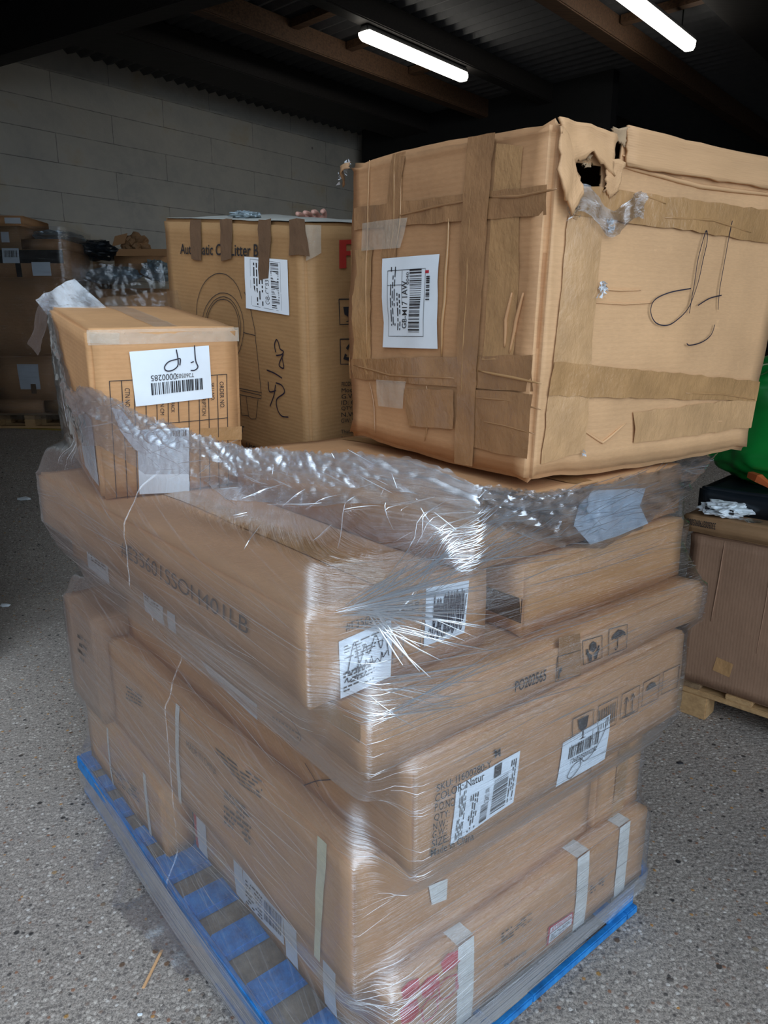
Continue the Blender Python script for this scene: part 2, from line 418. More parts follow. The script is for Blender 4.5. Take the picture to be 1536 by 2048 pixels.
    def polys(s, name, face, ps, m, parent=None, off=.003):
        vs, fs = [], []
        for pp in ps:
            b0 = len(vs); vs += [s.at(face, x, y, off) for x, y in pp]; fs.append(tuple(range(b0, b0 + len(pp))))
        return from_data(name, vs, fs, m, parent or s.root)
    def text(s, face, string, q, m=None, parent=None, rot=0, off=.004, name='printed_text', bold=0, cut=None):
        """lettering stretched to fill quad q; rot = quarter turns clockwise"""
        cu = bpy.data.curves.new('t', 'FONT'); cu.body = string; cu.resolution_u = 4; cu.offset = bold
        to = bpy.data.objects.new('t', cu); C.objects.link(to)
        bpy.context.view_layer.update()
        me = bpy.data.meshes.new_from_object(to); bpy.data.objects.remove(to); bpy.data.curves.remove(cu)
        co_ = np.array([v.co[:2] for v in me.vertices]); lo, hi = co_.min(0), co_.max(0)
        q = [Vector(p) for p in q]; q = q[rot % 4:] + q[:rot % 4] if rot else q
        # rot=1: text's top-left corner lies at the quad's TR (reads downwards); 2: upside down; 3: reads upwards
        for v in me.vertices:
            a = (v.co.x - lo[0]) / max(1e-6, hi[0] - lo[0]); b = 1 - (v.co.y - lo[1]) / max(1e-6, hi[1] - lo[1])
            p = (q[0] * (1 - a) + q[1] * a) * (1 - b) + (q[3] * (1 - a) + q[2] * a) * b
            v.co = s.at(face, p.x, p.y, off)
        me.name = name
        return link(name, me, m or M['ink'], parent or s.root)
def sub(q, x0, y0, x1, y1):
    q = [Vector(p) for p in q]
    f = lambda a, b: tuple((q[0] * (1 - a) + q[1] * a) * (1 - b) + (q[3] * (1 - a) + q[2] * a) * b)
    return [f(x0, y0), f(x1, y0), f(x1, y1), f(x0, y1)]
def bars(n, x0, y0, x1, y1, horiz=False, seed=1):
    r = random.Random(seed); out = []; ws = [r.choice((1, 1, 2, 3)) for _ in range(2 * n)]; t = sum(ws); p = 0
    for i, w_ in enumerate(ws):
        a, b = p / t, (p + w_) / t; p += w_
        if i % 2 == 0:
            out.append((x0 + (x1 - x0) * a, y0, x0 + (x1 - x0) * b, y1) if not horiz else (x0, y0 + (y1 - y0) * a, x1, y0 + (y1 - y0) * b))
    return out
def smalltext(n, x0, y0, x1, y1, horiz=True, seed=1):
    """illegible small print as rows of dashes"""
    r = random.Random(seed); out = []
    for i in range(n):
        if horiz:
            y = y0 + (y1 - y0) * (i + .2) / n; h = (y1 - y0) / n * .45; x = x0
            while x < x1:
                w_ = (x1 - x0) * r.uniform(.05, .22)
                if r.random() < .8: out.append((x, y, min(x1, x + w_), y + h))
                x += w_ + (x1 - x0) * .04
        else:
            x = x0 + (x1 - x0) * (i + .2) / n; h = (x1 - x0) / n * .45; y = y0
            while y < y1:
                w_ = (y1 - y0) * r.uniform(.05, .22)
                if r.random() < .8: out.append((x, y, x + h, min(y1, y + w_)))
                y += w_ + (y1 - y0) * .04
    return out
def ubox(u0, u1, v0, v1, z0, z1):
    return {(a, b, c): W(u0 + (u1 - u0) * a, v0 + (v1 - v0) * b, z0 + (z1 - z0) * c) for a in (0, 1) for b in (0, 1) for c in (0, 1)}
F={
'J_label':[(0.091,0.368),(0.288,0.377),(0.291,0.243),(0.096,0.234)],
'J_bars':[(0.136,0.29),(0.269,0.296),(0.269,0.267),(0.136,0.26)],
'J_t285':[(0.137,0.309),(0.201,0.312),(0.2,0.296),(0.137,0.295)],
'J_t2605':[(0.201,0.31),(0.245,0.31),(0.245,0.3),(0.2,0.298)],
'J_pen1':[(0.204,0.37),(0.206,0.334),(0.192,0.32),(0.176,0.319),(0.172,0.329),(0.183,0.341),(0.202,0.346),(0.212,0.347),(0.21,0.331)],
'J_pen2':[(0.25,0.379),(0.251,0.342),(0.256,0.325),(0.247,0.317),(0.237,0.317)],
'J_pen3':[(0.238,0.336),(0.246,0.339)],
'J_top':[(0.04,0.299),(0.334,0.301)],
'J_mid':[(0.117,0.185),(0.332,0.186)],
'J_v0':[(0.04,0.299),(0.032,0.001)],
'J_v1':[(0.068,0.3),(0.059,-0.003)],
'J_v2':[(0.097,0.3),(0.084,-0.006)],
'J_v3':[(0.125,0.3),(0.119,0.185)],
'J_v4':[(0.151,0.301),(0.146,0.183)],
'J_v5':[(0.179,0.301),(0.174,0.18)],
'J_v6':[(0.205,0.3),(0.201,0.184)],
'J_v7':[(0.232,0.301),(0.219,-0.007)],
'J_v8':[(0.259,0.3),(0.248,-0.011)],
'J_v9':[(0.284,0.301),(0.274,-0.014)],
'J_v10':[(0.308,0.301),(0.3,-0.018)],
'J_v11':[(0.334,0.301),(0.327,-0.021)],
'J_ctn':[(0.074,0.281),(0.086,0.28),(0.083,0.231),(0.072,0.231)],
'J_order':[(0.314,0.283),(0.325,0.282),(0.324,0.212),(0.312,0.213)],
'J_sku':[(0.29,0.281),(0.299,0.281),(0.298,0.234),(0.289,0.235)],
'J_desc':[(0.264,0.271),(0.275,0.27),(0.273,0.197),(0.262,0.198)],
'J_pack':[(0.182,0.263),(0.193,0.262),(0.192,0.211),(0.181,0.212)],
'J_meas':[(0.159,0.273),(0.168,0.272),(0.165,0.207),(0.155,0.208)],
'J_label2':[(0.095,0.174),(0.226,0.169),(0.219,-0.007),(0.089,0.004)],
'J_tape':[(-0.001,0.417),(0.073,0.412),(0.07,0.386),(-0.002,0.391)],
'J_tape2':[(0.255,0.164),(0.371,0.159),(0.369,0.122),(0.253,0.129)],
'J_llabel':[(-0.205,-0.093),(0.406,-0.019),(0.419,-0.107),(-0.245,-0.254)],
'K_text':[(0.104,0.622),(0.588,0.637),(0.586,0.602),(0.1,0.591)],
'K_tape0':[(0.18,0.696),(0.244,0.697),(0.228,0.578),(0.172,0.58)],
'K_tape1':[(0.35,0.698),(0.416,0.699),(0.402,0.588),(0.345,0.58)],
'K_tape2':[(0.543,0.701),(0.608,0.702),(0.586,0.546),(0.536,0.538)],
'K_tape3':[(0.689,0.703),(0.754,0.705),(0.767,0.614),(0.683,0.611)],
'K_label':[(0.466,0.599),(0.673,0.599),(0.672,0.452),(0.465,0.454)],
'K_dome':[(0.175,0.395),(0.176,0.414),(0.18,0.434),(0.187,0.453),(0.198,0.471),(0.211,0.488),(0.227,0.503),(0.245,0.517),(0.264,0.528),(0.284,0.536),(0.305,0.542),(0.326,0.545),(0.346,0.545),(0.366,0.543),(0.384,0.537),(0.4,0.53),(0.414,0.52),(0.426,0.508),(0.435,0.494),(0.442,0.478)],
'K_dome2':[(0.456,0.5),(0.483,0.463),(0.502,0.397),(0.51,0.318),(0.516,0.21)],
'K_ring1':[(0.446,0.392),(0.445,0.412),(0.441,0.431),(0.433,0.448),(0.422,0.462),(0.407,0.474),(0.389,0.483),(0.369,0.488),(0.347,0.489),(0.325,0.487),(0.302,0.48),(0.28,0.47),(0.259,0.456),(0.241,0.44),(0.225,0.421),(0.213,0.4),(0.206,0.378),(0.203,0.356),(0.205,0.335),(0.211,0.315),(0.222,0.298),(0.237,0.284),(0.256,0.274),(0.276,0.267),(0.299,0.265),(0.322,0.267),(0.345,0.273),(0.368,0.283),(0.388,0.296),(0.406,0.312),(0.422,0.331),(0.433,0.35),(0.442,0.371),(0.446,0.392)],
'K_ring2':[(0.429,0.39),(0.429,0.408),(0.425,0.425),(0.419,0.44),(0.409,0.454),(0.396,0.464),(0.381,0.472),(0.364,0.476),(0.345,0.478),(0.326,0.475),(0.306,0.469),(0.287,0.461),(0.27,0.448),(0.254,0.434),(0.241,0.417),(0.231,0.398),(0.225,0.379),(0.222,0.359),(0.224,0.341),(0.229,0.323),(0.238,0.308),(0.251,0.295),(0.266,0.286),(0.284,0.28),(0.303,0.278),(0.323,0.279),(0.342,0.285),(0.361,0.293),(0.379,0.305),(0.395,0.319),(0.408,0.336),(0.418,0.353),(0.425,0.371),(0.429,0.39)],
'K_ring3':[(0.42,0.389),(0.42,0.406),(0.417,0.421),(0.411,0.436),(0.402,0.448),(0.39,0.458),(0.376,0.465),(0.361,0.469),(0.344,0.47),(0.326,0.468),(0.308,0.463),(0.291,0.454),(0.275,0.443),(0.261,0.429),(0.249,0.414),(0.24,0.397),(0.234,0.379),(0.232,0.361),(0.233,0.344),(0.238,0.328),(0.246,0.314),(0.258,0.302),(0.272,0.293),(0.288,0.288),(0.305,0.286),(0.323,0.287),(0.341,0.292),(0.359,0.3),(0.375,0.311),(0.389,0.324),(0.401,0.339),(0.411,0.355),(0.417,0.372),(0.42,0.389)],
'K_l1':[(0.445,0.381),(0.503,0.379)],
'K_l2':[(0.398,0.205),(0.519,0.21),(0.515,0.19),(0.396,0.185)],
'K_l3':[(0.406,0.199),(0.516,0.201)],
'K_l4':[(0.404,0.183),(0.403,0.12),(0.441,0.124),(0.456,0.117),(0.481,0.122),(0.499,0.187)],
'K_l5':[(0.436,0.185),(0.443,0.124)],
'K_use':[(0.419,0.034),(0.47,0.038),(0.469,0.019),(0.417,0.015)],
'K_T':[(0.392,0.083),(0.416,0.086),(0.414,0.065),(0.39,0.062)],
'K_pen1':[(0.599,0.341),(0.596,0.363),(0.606,0.378),(0.615,0.37),(0.621,0.354),(0.637,0.348),(0.627,0.338),(0.6,0.332)],
'K_pen2':[(0.636,0.34),(0.616,0.315),(0.613,0.303),(0.634,0.301),(0.628,0.333)],
'K_pen3':[(0.551,0.283),(0.585,0.279),(0.622,0.269)],
'K_pen4':[(0.555,0.249),(0.559,0.22),(0.591,0.228)],
'K_pen5':[(0.59,0.245),(0.58,0.211),(0.56,0.175)],
'K_pen6':[(0.592,0.251),(0.621,0.247),(0.631,0.228),(0.594,0.202),(0.596,0.172),(0.614,0.155),(0.645,0.157)],
'K_F':[(0.113,0.653),(0.195,0.656),(0.195,0.581),(0.113,0.579)],
'K_ic1':[(0.112,0.497),(0.184,0.495),(0.184,0.425),(0.113,0.428)],
'K_ic2':[(0.113,0.387),(0.184,0.383),(0.184,0.31),(0.113,0.316)],
'K_txt':[(0.116,0.264),(0.192,0.259),(0.192,0.128),(0.114,0.137)],
'K_txt2':[(0.113,0.121),(0.192,0.113),(0.193,0.069),(0.113,0.08)],
'L_label':[(0.166,0.42),(0.376,0.424),(0.384,0.235),(0.165,0.226)],
'L_vt':[(0.447,0.638),(0.524,0.629),(0.512,0.002),(0.454,-0.009)],
'L_vt2':[(0.189,0.637),(0.239,0.632),(0.218,0.422),(0.159,0.421)],
'L_vt3':[(-0.002,0.444),(0.112,0.447),(0.101,0.16),(-0.009,0.151)],
'L_h1':[(0.015,0.536),(0.695,0.528),(0.702,0.48),(0.022,0.488)],
'L_h2':[(-0.005,0.187),(0.708,0.24),(0.701,0.172),(-0.005,0.141)],
'L_h3':[(0.264,0.14),(0.439,0.154),(0.445,0.072),(0.28,0.056)],
'L_h4':[(0.499,0.162),(0.68,0.169),(0.689,0.044),(0.49,0.041)],
'L_c':[(0.528,0.612),(0.597,0.598),(0.616,0.228),(0.53,0.222)],
'L_patch':[(0.141,0.15),(0.275,0.157),(0.26,0.094),(0.149,0.088)],
'L_rh1':[(0.062,0.534),(0.66,0.533),(0.683,0.467),(0.054,0.484)],
'L_rh2':[(0.034,0.229),(0.774,0.162),(0.771,0.117),(0.034,0.164)],
'L_rh3':[(0.286,0.118),(0.762,0.125),(0.782,0.054),(0.304,0.049)],
'L_rv':[(0.044,0.483),(0.128,0.488),(0.147,0.045),(0.03,0.032)],
'L_pen1':[(0.402,0.366),(0.338,0.357),(0.296,0.341),(0.289,0.319),(0.309,0.298),(0.343,0.293),(0.373,0.304),(0.405,0.331),(0.424,0.375),(0.439,0.449),(0.434,0.479),(0.423,0.454),(0.413,0.391),(0.409,0.317)],
'L_pen2':[(0.518,0.503),(0.518,0.435),(0.514,0.377),(0.522,0.325)],
'L_pen3':[(0.439,0.333),(0.481,0.348),(0.528,0.355)],
'L_pen4':[(0.517,0.294),(0.507,0.272),(0.475,0.257),(0.43,0.252),(0.417,0.256)],
'L_hole':[(0.043,0.569),(0.126,0.573),(0.138,0.543),(0.062,0.536)],
'L_lid':[(0.164,0.638),(0.181,0.585),(0.186,0.557)],
'I_paper':[(0.35,0.104),(0.546,0.083),(0.526,0.046),(0.57,-0.002),(0.364,-0.018),(0.29,0.041),(0.302,0.08)],
'G_ltext':[(0.857,0.097),(1.306,0.09),(1.295,0.067),(0.84,0.067)],
'G_rtext':[(0.07,0.126),(0.216,0.127),(0.216,0.116),(0.07,0.115)],
'G_label1':[(0.057,0.099),(0.163,0.115),(0.164,0.009),(0.06,-0.001)],
'G_label2':[(0.243,0.153),(0.349,0.136),(0.337,0.042),(0.236,0.045)],
'G_frame1':[(0.167,0.073),(0.189,0.075),(0.187,0.035),(0.167,0.032)],
'G_frame2':[(0.236,0.124),(0.244,0.125),(0.236,0.045),(0.226,0.039)],
'O_po':[(0.334,0.061),(0.422,0.055),(0.424,0.04),(0.337,0.046)],
'O_glass':[(0.459,0.073),(0.531,0.066),(0.537,0.01),(0.457,0.021)],
'O_hand':[(0.54,0.082),(0.605,0.076),(0.607,0.027),(0.543,0.031)],
'O_umb':[(0.628,0.083),(0.693,0.077),(0.699,0.02),(0.631,0.024)],
'O_tape':[(0.462,0.11),(0.532,0.1),(0.537,0.013),(0.462,0.023)],
'O_crn':[(0.046,0.144),(0.1,0.142),(0.07,0.054),(0.017,0.05)],
'O_label3':[(-0.011,0.125),(0.034,0.148),(0.125,0.144),(0.076,0.114)],
'S_sku':[(0.05,0.16),(0.183,0.153),(0.183,0.141),(0.05,0.148)],
'S_sku2':[(0.191,0.17),(0.207,0.167),(0.207,0.153),(0.192,0.155)],
'S_color':[(0.047,0.142),(0.164,0.137),(0.165,0.124),(0.047,0.129)],
'S_po':[(0.047,0.125),(0.092,0.118),(0.093,0.104),(0.046,0.112)],
'S_qty':[(0.046,0.105),(0.08,0.1),(0.081,0.086),(0.044,0.093)],
'S_nw':[(0.043,0.089),(0.077,0.084),(0.077,0.07),(0.043,0.078)],
'S_gw':[(0.042,0.074),(0.076,0.069),(0.076,0.056),(0.041,0.062)],
'S_size':[(0.041,0.057),(0.08,0.051),(0.081,0.037),(0.04,0.043)],
'S_made':[(0.039,0.039),(0.143,0.023),(0.145,0.009),(0.039,0.026)],
'S_label':[(0.097,0.137),(0.261,0.142),(0.25,0.036),(0.086,0.024)],
'S_label2':[(0.39,0.105),(0.551,0.111),(0.551,-0.017),(0.379,-0.001)],
'S_icons':[(0.421,0.147),(0.846,0.149),(0.84,0.075),(0.416,0.106)],
'S_ltext1':[(0.856,0.117),(0.962,0.123),(0.96,0.086),(0.849,0.076)],
'S_pen1':[(0.964,0.005),(1.014,0.043),(1.054,0.067),(1.084,0.085)],
'S_pen2':[(0.975,0.063),(1.003,0.047),(1.022,0.034)],
'S_pen3':[(0.876,0.13),(0.912,0.146),(0.957,0.121),(0.961,0.107),(0.939,0.084),(0.925,0.083)],
'O_ll1':[(0.149,0.027),(0.333,0.029),(0.319,-0.022),(0.133,-0.025)],
'O_ll2':[(0.587,0.033),(0.71,0.036),(0.7,-0.021),(0.574,-0.028)],
'O_ll3':[(0.727,0.003),(0.77,0.006),(0.759,-0.061),(0.715,-0.065)],
'S_ll4':[(0.507,0.113),(0.793,0.114),(0.79,0.075),(0.557,0.09)],
'D_strap1':[(1.139,0.3),(1.166,0.307),(1.126,-0.072),(1.106,-0.081)],
'D_strap2':[(0.514,0.294),(0.534,0.296),(0.499,0.011),(0.481,0.007)],
'D_text1':[(0.667,0.266),(0.931,0.297),(0.922,0.247),(0.849,0.237)],
'D_text2':[(0.754,0.186),(0.889,0.199),(0.881,0.103),(0.749,0.09)],
'D_lower':[(0.179,0.14),(0.229,0.114),(0.229,0.088),(0.189,0.103)],
'D_text3':[(0.144,0.193),(0.286,0.216),(0.276,0.171),(0.131,0.141)],
'A_l1':[(0.287,0.111),(0.476,0.122),(0.466,0.034),(0.277,0.012)],
'A_red':[(-0.026,0.083),(0.015,0.089),(0.002,-0.003),(-0.042,-0.019)],
'A_tp':[(0.015,0.089),(0.075,0.1),(0.063,0.014),(0.002,-0.003)],
'A_tp2':[(0.234,0.107),(0.281,0.114),(0.271,0.007),(0.223,0.001)],
'A_tp3':[(0.473,0.077),(0.523,0.09),(0.517,-0.02),(0.468,-0.016)],
'A_tp4':[(0.627,0.101),(0.672,0.109),(0.668,0.029),(0.625,0.022)],
'A_s1':[(0.179,0.246),(0.223,0.197),(0.216,0.017),(0.176,0.051)],
'A_s2':[(0.563,0.242),(0.616,0.194),(0.607,0.018),(0.565,0.036)],
'A_s3':[(0.711,0.235),(0.773,0.199),(0.77,0.018),(0.727,0.029)],
'A_att':[(0.466,0.077),(0.558,0.065),(0.561,0.029),(0.464,0.024)],
'A_hex0':[(0.147,0.207),(0.175,0.198),(0.181,0.168),(0.162,0.161),(0.134,0.17),(0.128,0.2)],
'A_hex1':[(0.044,0.208),(0.07,0.2),(0.075,0.171),(0.057,0.165),(0.032,0.173),(0.027,0.202)],
'A_hex2':[(0.095,0.185),(0.121,0.178),(0.127,0.144),(0.108,0.134),(0.082,0.142),(0.076,0.175)],
'A_hex3':[(0.142,0.151),(0.171,0.142),(0.177,0.107),(0.157,0.097),(0.129,0.106),(0.123,0.14)],
'A_hex4':[(0.043,0.16),(0.068,0.152),(0.074,0.118),(0.055,0.108),(0.03,0.117),(0.025,0.15)],
'A_hex5':[(0.095,0.131),(0.118,0.125),(0.123,0.091),(0.107,0.079),(0.084,0.085),(0.079,0.119)],
'A_hex6':[(0.173,0.138),(0.181,0.14),(0.183,0.116),(0.178,0.103),(0.17,0.102),(0.168,0.125)],
'A_txt1':[(0.302,0.162),(0.402,0.155),(0.404,0.133),(0.304,0.129)],
'A_txt2':[(0.621,0.102),(0.682,0.094),(0.685,0.066),(0.624,0.074)],
'A_txt3':[(0.314,0.075),(0.39,0.062),(0.391,0.049),(0.315,0.061)],
'C_strap1':[(0.531,0.224),(0.562,0.233),(0.499,-0.014),(0.478,-0.02)],
'C_text':[(0.205,0.071),(0.46,0.12),(0.449,0.07),(0.234,0.03)],
'P_txt':[(0.135,0.257),(0.227,0.265),(0.182,0.157),(0.1,0.15)],
}
CORNERS={
'J':{(0,0,0):(-0.7113,1.7886,1.1250),(0,0,1):(-0.6956,1.7474,1.5421),(0,1,0):(-1.0409,2.3489,1.1928),(0,1,1):(-1.0253,2.3077,1.6098),(1,0,0):(-0.3932,1.9749,1.1315),(1,0,1):(-0.3776,1.9337,1.5486),(1,1,0):(-0.7229,2.5352,1.1993),(1,1,1):(-0.7072,2.4940,1.6163)},
'K':{(0,0,0):(-0.2135,2.1106,1.1251),(0,0,1):(-0.2106,2.0372,1.8154),(0,1,0):(-0.7416,2.6297,1.1937),(0,1,1):(-0.7285,2.5595,1.8969),(1,0,0):(0.0754,2.4051,1.1432),(1,0,1):(0.0921,2.3349,1.8463),(1,1,0):(-0.4474,2.9255,1.2172),(1,1,1):(-0.4208,2.8630,1.9506)},
'L':{(0,0,0):(0.2790,1.3812,1.2587),(0,0,1):(0.2885,1.3480,1.8863),(0,1,0):(-0.0913,1.9377,1.2716),(0,1,1):(-0.0777,1.9122,1.9296),(1,0,0):(0.9036,1.7982,1.2549),(1,0,1):(0.9345,1.7689,1.8978),(1,1,0):(0.5534,2.3599,1.2881),(1,1,1):(0.5690,2.3305,1.9308)},
}
# ================================================================ THE SETTING
# yard, then a ramp up into the shed
def ramp_z(y): 
    t = max(0, min(1, (y - 4.1) / 2.8)); t = t * t * (3 - 2 * t); return .61 * t
vs_, fs_ = [], []
ys = [-14, -4, 0, 2, 3.6] + [3.9 + i * .2 for i in range(17)] + [7.4]
xs = [-16, -8, -4, -2, 0, 2, 4, 8, 16]
for y in ys:
    for x in xs: vs_.append((x, y, ramp_z(y)))
for j in range(len(ys) - 1):
    for i in range(len(xs) - 1): a = j * len(xs) + i; fs_.append((a, a + 1, a + 1 + len(xs), a + len(xs)))
g = from_data('floor_yard', vs_, fs_, M['ground'], None, True); g['kind'] = 'structure'; g.name = 'floor'
fl = cuboid('floor', (-16, 7.4, .51), (36, 0, 0), (0, 16, 0), (0, 0, .10), M['floor'], kind='structure')
# yellow line painted on the shed floor
cuboid('trim_1', (-5.4, 7.6, .6105), (3.2, -1.05 + .0, 0), (.02, .09, 0), (0, 0, .002), plain('yellow_line', (.42, .30, .05), .8, var=.4, scale=9), kind='structure')
# block wall
def wall_mesh(name, a0, a1, q, z0, z1, m, n=1):
    p = [B(a0, q, z0), B(a1, q, z0), B(a1, q, z1), B(a0, q, z1)]; t = E2 * .2
    vs = p + [x + t for x in p]
    fs = [(0, 1, 2, 3), (5, 4, 7, 6), (0, 3, 7, 4), (1, 5, 6, 2), (3, 2, 6, 7), (0, 4, 5, 1)]
    uv = [(a0, z0), (a1, z0), (a1, z1), (a0, z1)] * 2
    o = from_data(name, vs, fs, m, None, False, uv); o['kind'] = 'structure'; return o
wall_mesh('wall_left', -1.5, 16.2, 8.39, 0, 4.62, M['blocks'])
cuboid('wall_right', B(3.3, -7.2, 0), E1 * 13, E2 * .2, (0, 0, 4.6), M['dark'], kind='structure')
cuboid('wall_back', B(16, -7.2, 0), E1 * .2, E2 * 15.8, (0, 0, 4.6), M['dark'], kind='structure')
# near-black panel standing off the block wall at the far end
cuboid('wall_inner', B(8.62, 4.2, .61), E1 * .15, E2 * 3.95, (0, 0, 3.80), M['dark'], kind='structure')
# corrugated roof
nq = 300; vs_, fs_ = [], []
for i in range(nq + 1):
    a = 1.0 + 15.1 * i / nq; z = 4.45 + .025 * math.sin(i * math.pi / 1.5)
    for q in (-7.2, 8.5): vs_.append(B(a, q, z))
for i in range(nq): fs_.append((2 * i, 2 * i + 1, 2 * i + 3, 2 * i + 2))
rf = from_data('ceiling', vs_, fs_, M['roof']); rf['kind'] = 'structure'
sd = rf.modifiers.new('t', 'SOLIDIFY'); sd.thickness = .02; sd.offset = 1
cuboid('wall_front', B(1.0, -7.2, 3.1), E1 * .12, E2 * 15.6, (0, 0, 1.32), M['dark'], kind='structure')  # unseen door header, set low to keep high sky light off the ground
cuboid('wall_front', B(1.0, 3.5, 0), E1 * .12, E2 * 4.85, (0, 0, 3.1), M['blocks'], kind='structure')  # unseen front wall left of the door, added to darken the left floor
cuboid('wall_sky_block', B(-9, 3.5, 0), E1 * 10, E2 * .2, (0, 0, 3.6), plain('sky_block_brown', (.13, .08, .06), .9), kind='structure').name = 'wall_sky_block_left'  # added out of view to block sky light from the left
# roof timbers running away from the doorway
for i, (q0, q1, zb, m) in enumerate([(6.87, 7.45, 4.18, 'beam_black'), (5.9, 6.04, 4.2, 'beam_brown'), (4.97, 5.12, 4.2, 'beam_black'), (3.52, 3.68, 4.2, 'beam_brown'), (2.2, 2.64, 4.2, 'beam_black'), (.9, 1.1, 4.2, 'beam_black')]):
    cuboid('trim_%d' % (i + 2), B(1.2, q0, zb), E1 * 14.7, E2 * (q1 - q0), (0, 0, 4.41 - zb), M[m], bev=.01, kind='structure')
# cross rafter over the doorway
RB_ = Vector((-3.4054, 7.2, 3.79)); RE_ = (Vector((-.905, 5.6, 3.72)) - RB_).normalized()
cuboid('trim_8', RB_ - RE_ * .9 + Vector((-.10, -.16, 0)), RE_ * 6.5, (.10, .16, 0), (0, 0, .36), M['beam_black'], bev=.01, kind='structure')
for i, (a, q0, q1) in enumerate([(5.25, 5.15, 5.88), (6.0, 5.15, 5.88), (7.0, 5.15, 5.88), (7.25, 2.66, 3.50)]):
    cuboid('trim_%d' % (9 + i), B(a, q0, 4.33), E1 * .09, E2 * (q1 - q0), (0, 0, .07), M['beam_brown'], kind='structure')
# two tube lights
for k, (a0, a1, q, lab) in enumerate([(5.36, 6.94, 5.45, 'lit white tube light under the roof, left one above the lidded boxes'), (5.9, 7.65, 2.98, 'lit white tube light at the top right, cut off by the photo edge')]):
    t = thing('tube_light', lab, 'light', B((a0 + a1) / 2, q, 4.2), 'tube lights on the roof timbers')
    q = 5.06 if k == 0 else 2.97
    t.location = B((a0 + a1) / 2, q, 4.2)
    cuboid('lamp_housing', B(a0 + .02, q - .05, 4.13), E1 * (a1 - a0 - .04), E2 * .10, (0, 0, .06), M['dark'], t, .01)
    bm = bmesh.new(); n = 10; prof = [(-.06, .045), (-.058, .01), (-.035, -.03), (.035, -.03), (.058, .01), (.06, .045)]
    rings = []
    for a, s_ in ((a0, .7), (a0 + .04, 1), (a1 - .04, 1), (a1, .7)):
        rings.append([bm.verts.new(B(a, q + x * s_, 4.10 + z * s_)) for x, z in prof])
    for r0, r1 in zip(rings[:-1], rings[1:]):
        for i in range(6): bm.faces.new((r0[i], r0[(i + 1) % 6], r1[(i + 1) % 6], r1[i]))
    bm.faces.new(rings[0][::-1]); bm.faces.new(rings[-1]); bmesh.ops.recalc_face_normals(bm, faces=bm.faces)
    from_bm('lamp_diffuser', bm, M['lamp'], t, False)
    for a in (a0 + .25, a1 - .25): tube('hanger', [B(a, q, 4.18), B(a, q, 4.43)], .006, M['dark'], t)

# ================================================================ BLUE PALLET
pal = thing('pallet', 'bright blue wooden pallet on the ground under the tall wrapped stack', 'pallet', W(.5, .75, 0))
def ub(name, u0, u1, v0, v1, z0, z1, m, parent, bev=.003): return cuboid(name, W(u0, v0, z0), UR * (u1 - u0), UL * (v1 - v0), (0, 0, z1 - z0), m, parent, bev)
for (v0, v1) in ((0, .10), (.125, .195), (.28, .352), (.445, .523), (.60, .678), (.755, .857), (.94, 1.01), (1.10, 1.18), (1.26, 1.33), (1.40, 1.5)):
    ub('deck_board', .0, 1.0, v0, v1, .125, .148, M['blue'], pal)
for u0 in (0, .43, .86): ub('stringer_board', u0 + .001, u0 + .139, 0.002, 1.498, .103, .124, M['wood_worn'], pal)
for u0 in (-.012, 1.0): ub('edge_rail', u0, u0 + .012, 0, 1.5, .100, .146, M['blue'], pal)
for u0 in (0, .43, .87):
    for v0 in (.0, .68, 1.37): ub('block', u0 + .006, u0 + .126, v0 + .012, v0 + .13, .022, .103, M['blue'] if u0 != .43 else M['wood_worn'], pal)
for u0, u1 in ((0, .05), (.43, .56), (.95, 1.0)): ub('base_board', u0, u1, 0, 1.5, 0, .022, M['blue'], pal)
for v0 in (0, 1.37):
    for u0, u1 in ((.05, .43), (.56, .95)): ub('base_board', u0, u1, v0 + (.095 if v0 else 0), v0 + (.13 if v0 else .018), 0, .022, M['blue'], pal)

# ================================================================ THE STACK ON THE PALLET
def strap(cb, x, wd, m, face='R', top=.08, name='strap'):
    H_ = cb.L[2]; o = cb.quad(name, face, [(x, H_ + .001), (x + wd, H_ + .001), (x + wd, .0), (x, .0)], m, off=.003, nx=2)
    L1 = cb.L[1] if face == 'R' else cb.L[0]
    if face == 'R': cb.quad(name, 'T', [(x, top), (x + wd, top), (x + wd, 0), (x, 0)], m, off=.003, nx=2)
    return o
# ---- bottom box
A = Carton('cardboard_box', ubox(.107, .968, -.015, .82, .150, .353), M['card'], 'wide flat box on the blue pallet with red hexagons and white straps', seed=1)
for k, x in enumerate((.175, .565, .735)): strap(A, x, .046, M['strap'], top=.10)
A.polys('printed_hexagon', 'R', [F['A_hex0'], F['A_hex1'], F['A_hex2'], F['A_hex4'], F['A_hex6']], M['red'])
hx = F['A_hex3']; hx5 = F['A_hex5']
A.line('hexagon_outline', 'R', [hx + hx[:1], hx5 + hx5[:1]], .0045, M['red'], off=.003)
q = F['A_att']; lb = A.quad('warning_label', 'R', q, M['red'], off=.003)
A.rects('label_panel', 'R', q, [(.06, .42, .94, .93)], M['paper'], lb, .0042); A.rects('label_panel', 'R', q, [(.06, .08, .94, .36)], M['paper'], lb, .0042)
A.text('R', 'ATTENTION', sub(q, .1, .10, .9, .34), M['red'], lb, off=.0050)
A.rects('small_print', 'R', q, smalltext(4, .12, .48, .88, .88, seed=3), M['ink_soft'], lb, .0050)
A.rects('small_print', 'R', F['A_txt1'], smalltext(4, 0, 0, 1, 1, seed=4), M['ink_soft'], None, .0035)
A.rects('small_print', 'R', F['A_txt2'], smalltext(3, 0, 0, 1, 1, seed=5), M['ink_soft'], None, .0035)
A.text('R', 'SK230105', F['A_txt3'], M['ink_soft'])
q = F['A_l1']; lb = A.quad('shipping_label', 'L', [(.287, .150), (.476, .150), (.466, .034), (.277, .02)], M['paper_grey'], off=.003)
